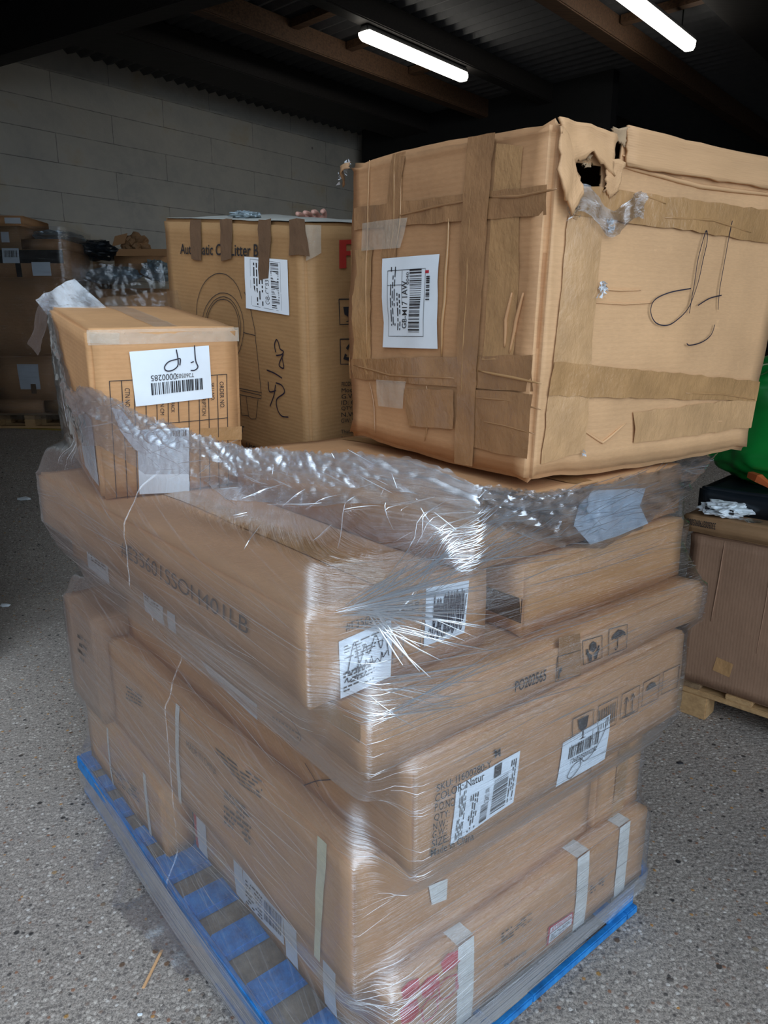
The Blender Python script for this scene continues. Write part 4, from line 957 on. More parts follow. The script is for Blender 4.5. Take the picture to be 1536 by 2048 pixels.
def section(z):
    P = []
    for z0, z1, r in layers:
        if z0 - .001 <= z <= z1 + .001: P += r
    if 1.11 < z < 1.78:
        t = (z - 1.12) / .45; P += [(a[0] + (b[0] - a[0]) * t, a[1] + (b[1] - a[1]) * t) for a, b in zip(Jb, Jt)]
    if 1.11 < z < 1.8: P += Kb
    if 1.23 < z < 1.8:
        f = max(0, min(1, (z - 1.18) / .08)); P += [(.30, .005), (1.02 + .085 * f, .0 - .005 * f), (1.02 + .06 * f, .86)]
    return hull(P)
NT = 720; ZS = np.linspace(.0, 1.76, 177)
# directions spaced evenly along the pallet outline
per = []
pr = rect(-.02, 1.02, -.03, 1.53)
for (a, b) in zip(pr, pr[1:] + pr[:1]):
    L_ = math.dist(a, b); n = int(L_ / .0071)
    for i in range(n): t = i / n; per.append((a[0] + (b[0] - a[0]) * t - CU, a[1] + (b[1] - a[1]) * t - CV))
per = np.array(per); NT = len(per); TH = np.arctan2(per[:, 1], per[:, 0]); order = np.argsort(TH); TH = TH[order]
def radial(poly, th):
    c_, s_ = np.cos(th), np.sin(th); out = np.full(len(th), .02)
    for (x0, y0), (x1, y1) in zip(poly, poly[1:] + poly[:1]):
        x0 -= CU; x1 -= CU; y0 -= CV; y1 -= CV; dx, dy = x1 - x0, y1 - y0
        den = c_ * dy - s_ * dx; den = np.where(abs(den) < 1e-9, 1e-9, den)
        r = (x0 * dy - y0 * dx) / den; t = (x0 * s_ - y0 * c_) / den
        out = np.where((r > 0) & (t >= -1e-6) & (t <= 1 + 1e-6), np.maximum(out, r), out)
    return out
R0 = np.array([radial(section(z), TH) for z in ZS])
dz = ZS[1] - ZS[0]; K_ = 9; R1 = R0.copy()
for k in range(1, K_ + 1):
    pen = (k * dz) * .55
    R1[k:] = np.maximum(R1[k:], R0[:-k] - pen); R1[:-k] = np.maximum(R1[:-k], R0[k:] - pen)
for _ in range(2):
    s_ = R1.copy(); s_[1:-1] = (R1[:-2] + R1[1:-1] * 2 + R1[2:]) / 4; R1 = np.maximum(s_, R0)
for _ in range(14):
    R1 = np.maximum((np.roll(R1, 1, 1) + R1 * 2 + np.roll(R1, -1, 1)) / 4, R0)
R1 += .012
def rad(th, z):
    th = (th + math.pi) % (2 * math.pi) - math.pi; i = np.searchsorted(TH, th); i0 = (i - 1) % NT; i1 = i % NT
    d_ = (TH[i1] - TH[i0]) % (2 * math.pi); f = ((th - TH[i0]) % (2 * math.pi)) / d_ if d_ > 0 else 0; f = min(1, max(0, f))
    zz = min(max(z / dz, 0), len(ZS) - 1.001); j = int(zz); g_ = zz - j
    return (R1[j, i0] * (1 - f) + R1[j, i1] * f) * (1 - g_) + (R1[j + 1, i0] * (1 - f) + R1[j + 1, i1] * f) * g_
def fp(th, z, off=0.0):
    r = rad(th, z) + off; return W(CU + r * math.cos(th), CV + r * math.sin(th), z)
def tu(u, v=-.03): return math.atan2(v - CV, u - CU)      # direction of a point on the near right side
def tv(v, u=-.02): return math.atan2(v - CV, u - CU)      # direction of a point on the near left side
top_pts = [(1.13, .0, 1.252), (1.06, .0, 1.250), (.86, 0, 1.243), (.64, 0, 1.243), (.5, 0, 1.243), (.40, 0, 1.262), (.30, 0, 1.285), (.25, .1, 1.318), (.22, .24, 1.318), (.2, .3, 1.31), (.14, .5, 1.305), (.09, .65, 1.33), (.05, .78, 1.355), (-.01, .955, 1.41), (-.05, 1.15, 1.38), (-.05, 1.3, 1.39),
           (-.05, 1.45, 1.46), (-.03, 1.56, 1.56), (.06, 1.64, 1.61), (.25, 1.60, 1.55), (.5, 1.6, 1.30), (1.0, 1.6, 1.22), (1.08, .8, 1.22)]
tt = sorted((math.atan2(v - CV, u - CU), z) for u, v, z in top_pts); tx = np.array([a for a, _ in tt]); tz = np.array([b for _, b in tt])
tx = np.concatenate([tx[-1:] - 2 * math.pi, tx, tx[:1] + 2 * math.pi]); tz = np.concatenate([tz[-1:], tz, tz[:1]])
def ztop(th): return float(np.interp((th + math.pi) % (2 * math.pi) - math.pi, tx, tz))
def zbot(th):
    u, v = math.cos(th), math.sin(th); f = max(0, min(1, (v / -.75 - .5) * 3)) if v < 0 else 0
    return .040 + .045 * f
wrap = thing('stretch_film', 'clear shiny stretch film wound around the whole stack of boxes', 'plastic film', W(.5, .75, 0))
NR = 150; vs_, fs_, uv_ = [], [], []
SH = np.cumsum([.0016 if math.cos(t) < 0 and abs(math.cos(t)) > .45 else .0002 for t in TH])   # the turns run downhill along the left side
arc = np.concatenate([[0], np.cumsum(np.abs(np.diff(TH)) * .7)])
for i in range(NT + 1):
    th = TH[i % NT]; zt, zb = ztop(th), zbot(th); s_ = arc[i] if i < NT else arc[-1] + .01
    zt += .010 * noise.noise(Vector((s_ * 14, 0, 3))) + .006 * noise.noise(Vector((s_ * 50, 0, 9)))
    for j in range(NR + 1):
        z = zb + (zt - zb) * j / NR
        d_ = .0022 * noise.noise(Vector((s_ * 3, (z + .15 * s_) * 42, 0))) + .0030 * noise.noise(Vector((s_ * 1.6 + 4, (z - .1 * s_) * 16, 2)))
        e_ = max(0, 1 - (zt - z) / .10)
        d_ += e_ * (.010 * noise.noise(Vector((s_ * 22, z * 25, 1))) + .004 * noise.noise(Vector((s_ * 70, z * 60, 4))))
        vs_.append(fp(th, z, d_)); uv_.append((s_, z + SH[i % NT]))
for i in range(NT):
    for j in range(NR): a = i * (NR + 1) + j; fs_.append((a, a + NR + 1, a + NR + 2, a + 1))
from_data('film_sheet', vs_, fs_, M['film'], wrap, True, uv_)
# a second, loose turn along the top rim, hanging in a swag on the right side
lowpts = [(tu(1.12), 1.20), (tu(1.0), 1.165), (tu(.85), 1.122), (tu(.68), 1.105), (tu(.55), 1.13), (tu(.42), 1.178), (tu(.30), 1.225), (tu(.24, .1), 1.235), (tu(.2, .3), 1.225), (tu(.14, .5), 1.215), (tu(.09, .65), 1.235), (tu(.05, .78), 1.22), (tu(-.01, .95), 1.27), (tu(-.05, 1.15), 1.25), (tu(-.05, 1.4), 1.30), (tu(-.03, 1.6), 1.42)]
lowpts.sort(key=lambda p: p[0] % (2 * math.pi)); lx = np.array([p[0] % (2 * math.pi) for p in lowpts]); lz = np.array([p[1] for p in lowpts])
def second_turn(name, hoff, amp, mt, t0, t1, lift, sd, zf=1.0, n=620, nr=16, fr_=None):
    vs_, fs_, uv_ = [], [], []
    for i in range(n + 1):
        th = t0 + (t1 - t0) * i / n; zb = float(np.interp(th, lx, lz)); zt = ztop(th) + lift * (.4 + noise.noise(Vector((th * 9, sd, 0)))) + .012 * abs(noise.noise(Vector((th * 40, sd, 5))))
        if zf < 1: zb = zt - (zt - zb) * zf
        for j in range(nr + 1):
            z = zb + (zt - zb) * j / nr; s_ = th * .75
            d_ = hoff + amp * abs(noise.noise(Vector((s_ * 9 + sd, (z + .35 * s_) * 34, sd)))) + amp * .45 * abs(noise.noise(Vector((s_ * 30 + z * 20, z * 60 - s_ * 14, sd + 3))))
            vs_.append(fp(th, z, d_)); uv_.append((s_, z))
    for i in range(n):
        for j in range(nr): a = i * (nr + 1) + j; fs_.append((a, a + nr + 1, a + nr + 2, a + 1))
    return from_data(name, vs_, fs_, mt, wrap, True, uv_)
t0, t1 = lx[0], lx[-1]
second_turn('film_rim', .006, .012, M['film_bunch'], t0, t1, .010, 1)
second_turn('film_rim', .010, .022, M['film_bunch'], t0 + .02, tu(.62) % (2 * math.pi), .004, 5, .45)
second_turn('film_rim', .002, .018, M['film_bunch'], tu(.12, .55) % (2 * math.pi), tu(.55) % (2 * math.pi), .012, 9, .7)
# tight cords of film around the pallet edge
def band(name, u_, z0, z1, off, sd):
    vs_, fs_, uv_ = [], [], []; n = len(u_) - 1; nr = 26
    for i, th in enumerate(u_):
        for j in range(nr + 1):
            z = z0(th) + (z1(th) - z0(th)) * j / nr; s_ = th * .8
            vs_.append(fp(th, z, off + .004 * abs(noise.noise(Vector((s_ * 2, z * 160, sd)))) + .004 * noise.noise(Vector((s_ * 4, z * 50, sd))))); uv_.append((s_, z))
    for i in range(n):
        for j in range(nr): a = i * (nr + 1) + j; fs_.append((a, a + nr + 1, a + nr + 2, a + 1))
    return from_data(name, vs_, fs_, M['film_band'], wrap, True, uv_)
right_arc = [tu(-.04) % (2 * math.pi) + (tu(1.04) % (2 * math.pi) - tu(-.04) % (2 * math.pi)) * i / 160 for i in range(161)]
left_arc = [tv(1.52) % (2 * math.pi) + (tv(-.03) % (2 * math.pi) - tv(1.52) % (2 * math.pi)) * i / 200 for i in range(201)]
band('film_band', right_arc, lambda t: .085, lambda t: .168, .004, 3)
band('film_band', left_arc, lambda t: .035, lambda t: .13 + .02 * math.sin(t * 3), .004, 8)
# pulled creases, thin folded cords lying in the film
cv, cf = [], []
def crease(ths, zs, r, off=.004):
    P = [fp(a, z, off) for a, z in zip(ths, zs)]; n = len(P)
    for i, p in enumerate(P):
        t = (P[min(i + 1, n - 1)] - P[max(i - 1, 0)]).normalized(); out = Vector((p.x - W(CU, CV, 0).x, p.y - W(CU, CV, 0).y, 0)).normalized()
        b = t.cross(out).normalized(); k = r * (math.sin(math.pi * (i + .3) / (n - .4)) ** .6)
        cv.extend((p + b * k, p + out * k * .8, p - b * k))
    b0 = len(cv) - 3 * n
    for i in range(n - 1):
        for s_ in (0, 1): a = b0 + 3 * i + s_; cf.append((a, a + 1, a + 4, a + 3))
def run(t0_, z0, t1_, z1, r, sag=0, off=.004, n=None):
    d_ = (t1_ - t0_ + math.pi) % (2 * math.pi) - math.pi; n = n or max(5, int(abs(d_) / .035) + 3)
    ths = [t0_ + d_ * i / n for i in range(n + 1)]; zs = [z0 + (z1 - z0) * i / n - sag * math.sin(math.pi * i / n) for i in range(n + 1)]
    crease(ths, zs, r, off)
U_ = random.uniform
for _ in range(480):      # right side
    a = U_(-.02, 1.0); z = U_(.16, 1.2); L_ = U_(.06, .32); z1 = z + U_(-.10, .03) * L_ + U_(-.01, .01)
    run(tu(a), z, tu(min(1.03, a + L_)), z1, U_(.0002, .0006) if random.random() < .85 else U_(.0007, .0013))
for _ in range(650):      # left side, the turns run downhill towards the near corner
    a = U_(.0, 1.45); z = U_(.12, 1.1); L_ = U_(.08, .45); sl = U_(-.10, .22)
    run(tv(min(1.52, a + L_)), z + sl * L_, tv(a), z, U_(.0002, .0006) if random.random() < .85 else U_(.0007, .0012))
for _ in range(70):       # white highlight fan from the near upper corner of the long printed box
    a = U_(.10, .34); z = U_(.985, 1.17); a0 = U_(-.01, .10); f = U_(.1, .6)
    run(tu(a0), 1.125 + (z - 1.125) * f * .6, tu(a), z, U_(.0007, .0022), off=.006)
for _ in range(40):       # second highlight fan sweeping up to the swag
    a = U_(.26, .60); z = 1.26 - (a - .26) * U_(.05, .5); run(tu(U_(.08, .22)), U_(1.09, 1.20), tu(a), z, U_(.0005, .0015), off=.006)
for _ in range(26): run(tu(U_(-.02, .1)), U_(.955, 1.03), tu(U_(.12, .36)), U_(.93, 1.0), U_(.0006, .0018), off=.005)
for _ in range(30):       # tight arcs around the low near corner
    z = U_(.17, .36); run(tv(U_(.02, .15)), z + U_(0, .02), tu(U_(.10, .42)), z + U_(-.03, .06), U_(.0004, .0011), .006, off=.005, n=9)
for _ in range(32):       # streaks falling from the lower box to the pallet corner
    z = U_(.15, .30); run(tu(U_(.0, .2)), z, tu(U_(.35, .9)), z + U_(-.06, .04), U_(.0003, .0009), off=.006)
for k in range(60):       # pallet cords
    z = U_(.088, .165); run(tu(U_(-.03, .3)), z, tu(U_(.55, 1.03)), z + U_(-.004, .004), U_(.0004, .0012), off=.009, n=22)
    z = U_(.035, .145); run(tv(U_(.8, 1.5)), z, tv(U_(-.02, .5)), z + U_(-.004, .004), U_(.0004, .0012), off=.009, n=22)
for _ in range(60):       # crumple lines in the rim
    a = U_(.28, 1.1); z0 = float(np.interp(tu(a) % (2 * math.pi), lx, lz)); z = U_(z0, 1.25)
    run(tu(a), z, tu(a + U_(.02, .2)), z + U_(-.03, .03), U_(.0005, .0014), off=.012)
for _ in range(110):
    v = U_(.0, .9); u = .30 - .32 * v; a = tu(u, v); zt = ztop(a); z = U_(zt - .10, zt)
    run(a, z, tu(u + U_(-.05, .05), v + U_(-.10, .10)), z + U_(-.03, .03), U_(.0005, .0013), off=.014)
for _ in range(50):       # the sheet climbing the left box
    v = U_(.95, 1.5); z = U_(1.15, 1.36); run(tv(v), z, tv(v + U_(.03, .15)), z + U_(0, .12), U_(.0004, .0012), off=.006)
# cord along the bottom of the swag
for k in range(3): crease([lx[0] + (tu(.24, .1) % (2 * math.pi) - lx[0]) * 0 + t for t in np.linspace(tu(.28) % (2 * math.pi), tu(1.1) % (2 * math.pi), 60)], [float(np.interp(t, lx, lz)) + k * .005 for t in np.linspace(tu(.28) % (2 * math.pi), tu(1.1) % (2 * math.pi), 60)], .0018, .010 + k * .003)
fc = from_data('film_crease', cv, cf, M['film_cord'], wrap, True); fc['kind'] = 'stuff'
# loose film gathered above the left box
def crumple(name, corners, nx, ny, amp, m, parent, sd=0, edge=.01):
    c = [Vector(p) for p in corners]; nn = (c[1] - c[0]).cross(c[3] - c[0]).normalized(); vs_, fs_, uv_ = [], [], []
    for j in range(ny + 1):
        for i in range(nx + 1):
            a, b = i / nx, j / ny; p = (c[0] * (1 - a) + c[1] * a) * (1 - b) + (c[3] * (1 - a) + c[2] * a) * b
            h = amp * noise.noise(p * 14 + Vector((sd, 0, 0))) + amp * .8 * abs(noise.noise(p * 38 + Vector((0, sd, 0))))
            if j in (0, ny): p = p + (c[3] - c[0]).normalized() * edge * noise.noise(p * 30)
            vs_.append(p + nn * h); uv_.append((a * (c[1] - c[0]).length, b * (c[3] - c[0]).length))
    for j in range(ny):
        for i in range(nx): a = j * (nx + 1) + i; fs_.append((a, a + 1, a + nx + 2, a + nx + 1))
    return from_data(name, vs_, fs_, m, parent, True, uv_)
crumple('film_flap', [(-1.055, 2.285, 1.63), (-.95, 2.33, 1.695), (-.86, 2.33, 1.61), (-1.03, 2.29, 1.59)], 20, 10, .010, M['film_clear'], wrap, 1)
crumple('film_flap', [(-1.085, 2.26, 1.50), (-1.035, 2.30, 1.66), (-.99, 2.24, 1.615), (-1.03, 2.20, 1.47)], 18, 10, .009, M['film_clear'], wrap, 2)
crumple('film_flap', [(-.96, 2.33, 1.625), (-.66, 2.42, 1.665), (-.66, 2.46, 1.60), (-.96, 2.36, 1.60)], 20, 6, .006, M['film_clear'], wrap, 3)
# film hugging the back half of the left box's narrow side
g = []
for j in range(17):
    row = []
    for i in range(13):
        b = j / 16; a = i / 12; x = a * (.10 + .30 * (1 - b) ** 1.2 + .04); y = .02 + .38 * b
        row.append(J.at('L', x, y, .006 + .012 * abs(noise.noise(Vector((x * 30, y * 40, 4)))) + .006 * abs(noise.noise(Vector((x * 80, y * 70, 8))))))
    g.append(row)
sheet('film_flap', g, M['film_bunch'], wrap, 0)
# tails trailing on the ground at the left of the pallet
crumple('film_tail', [(-.735, 1.80, .075), (-.70, 1.76, .075), (-.735, 1.655, .004), (-.755, 1.68, .004)], 14, 10, .008, M['film_clear'], wrap, 5)
crumple('film_tail', [(-.74, 1.665, .012), (-.50, 1.44, .014), (-.40, 1.44, .03), (-.66, 1.70, .020)], 30, 10, .010, M['film_bunch'], wrap, 6)
crumple('film_tail', [(-.56, 1.60, .055), (-.38, 1.38, .06), (-.42, 1.42, .008), (-.60, 1.60, .010)], 24, 8, .008, M['film_bunch'], wrap, 7)
crumple('film_tail', [(-.83, 1.90, .07), (-.80, 1.87, .07), (-.845, 1.80, .004), (-.865, 1.83, .004)], 6, 12, .006, M['film_clear'], wrap, 8)

# ================================================================ RIGHT BACKGROUND
RD = Vector((.723, -.691, 0)); RN = Vector((.691, .723, 0)); RO = Vector((1.205, 2.742, 0))
def rb(name, a0, a1, b0, b1, z0, z1, m, parent, bev=.003): return cuboid(name, RO + RD * a0 + RN * b0 + Vector((0, 0, z0)), RD * (a1 - a0), RN * (b1 - b0), (0, 0, z1 - z0), m, parent, bev)
wp = thing('pallet', 'bare pine pallet on the ground under the plain carton at the right', 'pallet', RO + RD * .5 + RN * .4)
for k in range(6): rb('deck_board', .0 + .20 * k, .10 + .20 * k, .0, .80, .122, .144, M['wood_dark'] if k % 2 == 0 else M['wood'], wp)
for b in (.0, .35, .70): rb('stringer_board', -.015, 1.2, b, b + .10, .100, .122, M['wood'], wp)
for b in (.0, .35, .70):
    for a in (-.01, .5, 1.05): rb('block', a, a + .145, b + .002, b + .10, .0, .100, M['wood'], wp, .004)
def rbox(a0, a1, b0, b1, z0, z1): return {(i, j, k): RO + RD * (a1 if i else a0) + RN * (b1 if j else b0) + Vector((0, 0, z1 if k else z0)) for i in (0, 1) for j in (0, 1) for k in (0, 1)}
rc = Carton('cardboard_box', rbox(.0, .95, .01, .75, .145, .765), cardboard('kraft_card_tan', (.33, .185, .11), 'y', .3), 'large plain brown carton on the pine pallet at the right edge', seed=21, bulge=.006, dent=.002)
ridge(rc, 'R', [(.128, .61), (.122, .45), (.112, .28)], .003, rc.body.data.materials[0], 'fold_crease', .001); ridge(rc, 'R', [(.30, .60), (.298, .4), (.29, .2)], .002, rc.body.data.materials[0], 'fold_crease', .0)
rc.quad('packing_tape', 'R', [(.15, .14), (.215, .13), (.205, .07), (.14, .08)], M['tape_light'], off=.0015)
rl = Carton('cardboard_box', rbox(-.03, .90, -.005, .62, .775, .84), M['card_dull'], 'shallow box with an upside-down printed number on the plain carton', seed=22)
rl.text('R', '33050037909050067', [(.01, .052), (.125, .052), (.125, .026), (.01, .026)], M['ink'], rot=2, bold=.01)
bb = thing('storage_bag', 'green plastic bag with an orange strap on the boxes at the right edge', 'bag', RO + RD * .38 + RN * .42 + Vector((0, 0, .93)))
bm = bmesh.new(); bmesh.ops.create_icosphere(bm, subdivisions=5, radius=1)
for v in bm.verts:
    p = v.co.copy(); q = Vector([math.copysign(abs(x) ** .55, x) for x in p]); n_ = 1 + .10 * noise.noise(p * 2.2) + .05 * noise.noise(p * 6)
    v.co = RO + RD * (.33 + .42 * q.x * n_) + RN * (.45 + .26 * q.y * n_) + Vector((0, 0, 1.19 + .255 * q.z * n_))
from_bm('bag_body', bm, M['green'], bb, True)
tube('strap', [RO + RD * a + RN * b + Vector((0, 0, z)) for a, b, z in ((.13, .20, .99), (.17, .175, .985), (.21, .17, .965), (.26, .165, .945), (.35, .16, .935), (.5, .16, .935))], [.016, .02, .012, .012, .012, .012], M['orange'], bb, 4, False)
bk = Carton('storage_box', rbox(-.02, .85, .10, .72, .842, .935), M['black_bag'], 'black box lying under the green bag at the right', seed=23, bev=.01)
rg = thing('plastic_bag', 'crumpled white plastic bag with black letters beside the black box', 'bag', RO + RD * .08 + RN * .05 + Vector((0, 0, .845)))
def blob(name, c_, r, m, parent, amp=.35, f=2.6, sub_=4, sd=0, smooth=False):
    bm = bmesh.new(); bmesh.ops.create_icosphere(bm, subdivisions=sub_, radius=1)
    for v in bm.verts:
        n_ = 1 + amp * noise.noise(v.co * f + Vector((sd, 0, 0))) + amp * .5 * noise.noise(v.co * f * 2.7 + Vector((0, sd, 0)))
        v.co = Vector(c_) + Vector((v.co.x * r[0] * n_, v.co.y * r[1] * n_, v.co.z * r[2] * n_))
    return from_bm(name, bm, m, parent, smooth)
q0 = RO + RD * .10 + RN * .06 + Vector((0, 0, .872)); blob('bag_body', q0, (.085, .075, .026), M['paper'], rg, .5, 3, 4, 3)
for k in range(4): p = q0 + RD * (-.055 + .03 * k) - RN * .062 + Vector((0, 0, .0)); cuboid('bag_print', p + Vector((0, 0, -.006)), RD * .014, RN * .010, (0, 0, .018), M['ink'], rg)
fs2 = crumple('film_scrap', [RO + RD * .12 + RN * .01 + Vector((0, 0, .846)), RO + RD * .22 + RN * .01 + Vector((0, 0, .846)), RO + RD * .24 + RN * .06 + Vector((0, 0, .85)), RO + RD * .12 + RN * .05 + Vector((0, 0, .85))], 16, 8, .012, M['film_bunch'], None, 12)
tag(fs2, 'loose scrap of clear film on the box with the upside-down number', 'plastic scrap')

# ================================================================ LEFT BACKGROUND
FZ = .61
def fb(x0, x1, y0, y1, z0, z1): return {(i, j, k): Vector((x1 if i else x0, y1 if j else y0, z1 if k else z0)) for i in (0, 1) for j in (0, 1) for k in (0, 1)}
lp = thing('pallet', 'wooden pallet on the shed floor under the distant left stack', 'pallet', (-3.8, 7.45, FZ))
for k in range(6): cuboid('deck_board', (-3.82, 7.02 + .10 * k, FZ + .125), (.8, 0, 0), (0, .075, 0), (0, 0, .022), M['wood_dark'], lp, .003)
for k in range(3): cuboid('stringer_board', (-3.82 + .35 * k, 7.0, FZ + .1), (.10, 0, 0), (0, .6, 0), (0, 0, .024), M['wood'], lp, .003)
for k in range(3):
    for j in range(3): cuboid('block', (-3.82 + .35 * k, 7.0 + .23 * j, FZ + .022), (.10, 0, 0), (0, .14, 0), (0, 0, .078), M['wood'], lp, .003)
for k in range(3): cuboid('base_board', (-3.82, 7.0 + .23 * k, FZ), (.8, 0, 0), (0, .075, 0), (0, 0, .022), M['wood'], lp, .003)
ls = []
def lb_(x0, x1, z0, z1, m, lab, sd, y0=7.0, y1=7.6):
    x0 = max(x0, -3.8)
    b = Carton('cardboard_box', fb(x0, x1, y0, y1, z0, z1), M[m], lab, seed=sd, step=.2, bulge=.008, dent=.006); return b
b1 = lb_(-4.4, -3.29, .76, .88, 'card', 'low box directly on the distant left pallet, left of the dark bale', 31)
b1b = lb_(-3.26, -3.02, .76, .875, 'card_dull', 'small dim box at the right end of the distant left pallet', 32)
b2 = lb_(-4.4, -3.03, .885, 1.285, 'card', 'carton with a white label low in the distant left stack', 33)
b2.quad('shipping_label', 'R', [(.33, .335), (.53, .335), (.53, .10), (.34, .10)], M['paper_grey'], off=.012)
b2.quad('packing_tape', 'R', [(.44, .15), (.49, .15), (.49, .06), (.44, .06)], M['tape_dark'], off=.014)
b3 = lb_(-4.4, -2.99, 1.29, 2.0, 'card', 'largest plain carton in the distant left stack', 34)
b4 = lb_(-4.3, -2.93, 2.005, 2.24, 'card', 'carton crossed by black tape with two white labels, distant left', 35)
L4 = .87
b4.quad('black_tape', 'R', [(0, .235), (L4, .235), (L4, .12), (0, .12)], M['tape_black'], off=.011); b4.quad('black_tape', 'R', [(.43, .235), (.48, .235), (.48, .0), (.43, .0)], M['tape_black'], off=.013)
for (x0, x1, y0, y1) in ((.32, .475, .12, .25), (.58, .75, .01, .13)):
    qq = [(x0, y1), (x1, y1), (x1, y0), (x0, y0)]; l_ = b4.quad('inventory_label', 'R', qq, M['paper'], off=.016)
    if x0 < .5: b4.rects('barcode', 'R', qq, bars(16, .12, .15, .9, .6, seed=91), M['ink'], l_, .019)
b5 = lb_(-3.30, -2.93, 2.245, 2.33, 'card', 'thin brown box under the silver padded bag, distant left', 36)
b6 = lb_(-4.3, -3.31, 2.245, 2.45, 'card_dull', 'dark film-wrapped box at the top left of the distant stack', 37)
b6.quad('shipping_label', 'R', [(.33, .15), (.40, .15), (.40, .06), (.33, .06)], M['paper_grey'], off=.012)
b7 = lb_(-4.2, -3.26, 2.455, 2.53, 'card', 'small box on the very top of the distant left stack', 38, 7.0, 7.5)
b7.quad('paper_label', 'R', [(.38, .06), (.52, .06), (.52, .01), (.38, .01)], M['paper_grey'], off=.012)
o_ = blob('padded_bag', (-3.10, 7.35, 2.385), (.21, .3, .06), M['silver'], None, .2, 3, 4, 4); tag(o_, 'silver bubble-padded bag lying on the distant left stack', 'bag')
# film on the distant stack
vs_, fs_, uv_ = [], [], []
P_ = [(-3.82, 6.97), (-2.94, 6.97), (-2.89, 7.03), (-2.89, 7.6)]
pp_ = []
for a, b in zip(P_[:-1], P_[1:]):
    n = max(1, int(math.dist(a, b) / .02)); pp_ += [(a[0] + (b[0] - a[0]) * i / n, a[1] + (b[1] - a[1]) * i / n) for i in range(n)]
for i, (x, y) in enumerate(pp_):
    for j in range(61):
        z = .70 + 1.74 * j / 60; h = .012 * abs(noise.noise(Vector((i * .12, z * 18, 3)))) + .01 * abs(noise.noise(Vector((i * .35, z * 45, 1))))
        vs_.append((x + (h if i > 45 else 0), y - h, z)); uv_.append((i * .02, z))
for i in range(len(pp_) - 1):
    for j in range(60): a = i * 61 + j; fs_.append((a, a + 61, a + 62, a + 1))
fw = thing('stretch_film', 'clear film wrapped round the distant left stack of cartons', 'plastic film', (-3.7, 6.97, .7))
from_data('film_sheet', vs_, fs_, M['film'], fw, True, uv_)
# second distant stack behind the left box
def c2(x0, x1, z0, z1, m, lab, sd, y0=7.62, y1=8.15): return lb_(x0, x1, z0, z1, m, lab, sd, y0, y1)
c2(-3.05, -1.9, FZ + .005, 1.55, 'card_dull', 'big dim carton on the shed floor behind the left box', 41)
c2(-3.02, -2.0, 1.555, 1.93, 'card', 'brown carton half hidden behind the upper edge of the left box', 42)
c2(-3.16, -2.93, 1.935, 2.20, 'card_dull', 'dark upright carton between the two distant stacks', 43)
ob = c2(-2.68, -2.14, 2.09, 2.245, 'card', 'open brown carton with raised flaps, distant stack by the wall', 44)
cuboid('lid_flap', (-2.66, 7.6, 2.245), (.5, .0, .0), (0, .05, .07), (0, .006, 0), M['card'], ob.root)
cuboid('lid_flap', (-2.64, 8.28, 2.245), (.48, .0, -.02), (.05, .03, .11), (0, .006, 0), M['card'], ob.root)
o_ = blob('foil_roll', (-2.66, 7.5, 2.055), (.27, .10, .085), M['silver'], None, .14, 2, 4, 6); tag(o_, 'grey film-wrapped roll lying across the distant stack', 'roll')
o_ = blob('plastic_bundle', (-2.25, 7.55, 2.10), (.14, .12, .10), M['silver'], None, .3, 3, 4, 8); tag(o_, 'crinkled clear plastic bundle beside the cat litter box edge', 'plastic bundle')
o_ = blob('bin_bag', (-2.93, 7.7, 2.30), (.25, .22, .10), M['black_bag'], None, .38, 2.2, 4, 1); tag(o_, 'black plastic bag slumped between the two distant stacks', 'bag')
o_ = blob('bin_bag', (-2.58, 8.0, 2.39), (.13, .12, .10), M['card_dull'], None, .4, 2.5, 4, 5); tag(o_, 'dark brown crumpled sack behind the black bag', 'bag')
cuboid('cardboard_flap', (-2.78, 7.85, 2.36), (.13, 0, .03), (.03, .02, .10), (0, .008, 0), M['card'])
tag(bpy.context.scene.objects['cardboard_flap'], 'small upright piece of cardboard beside the dark brown sack', 'cardboard')
ff = crumple('film_sheet', [(-3.0, 7.3, 2.14), (-2.15, 7.4, 2.16), (-2.1, 7.4, 1.6), (-2.95, 7.25, 1.6)], 60, 30, .022, M['film_clear'], None, 20)
ff.name = 'loose_film'; tag(ff, 'shiny crumpled film hanging over the distant stack by the wall', 'plastic film')

# ================================================================ PERSON holding the back edge of the cat litter box
def skinmesh(name, verts, edges, radii, m, parent=None, sub_=2, root=0):
    me = bpy.data.meshes.new(name); me.from_pydata(verts, edges, []); o = link(name, me, m, parent)
    md = o.modifiers.new('skin', 'SKIN'); md.use_smooth_shade = True
    for i, r in enumerate(radii): me.skin_vertices[0].data[i].radius = (r, r) if not isinstance(r, tuple) else r; me.skin_vertices[0].data[i].use_root = (i == root)
    s_ = o.modifiers.new('sub', 'SUBSURF'); s_.levels = sub_; s_.render_levels = sub_; return o
pe = thing('person', 'person in dark clothes standing behind the cat litter box, fingertips on its top edge', 'person', (.08, 3.24, 0))
px, py = .08, 3.24
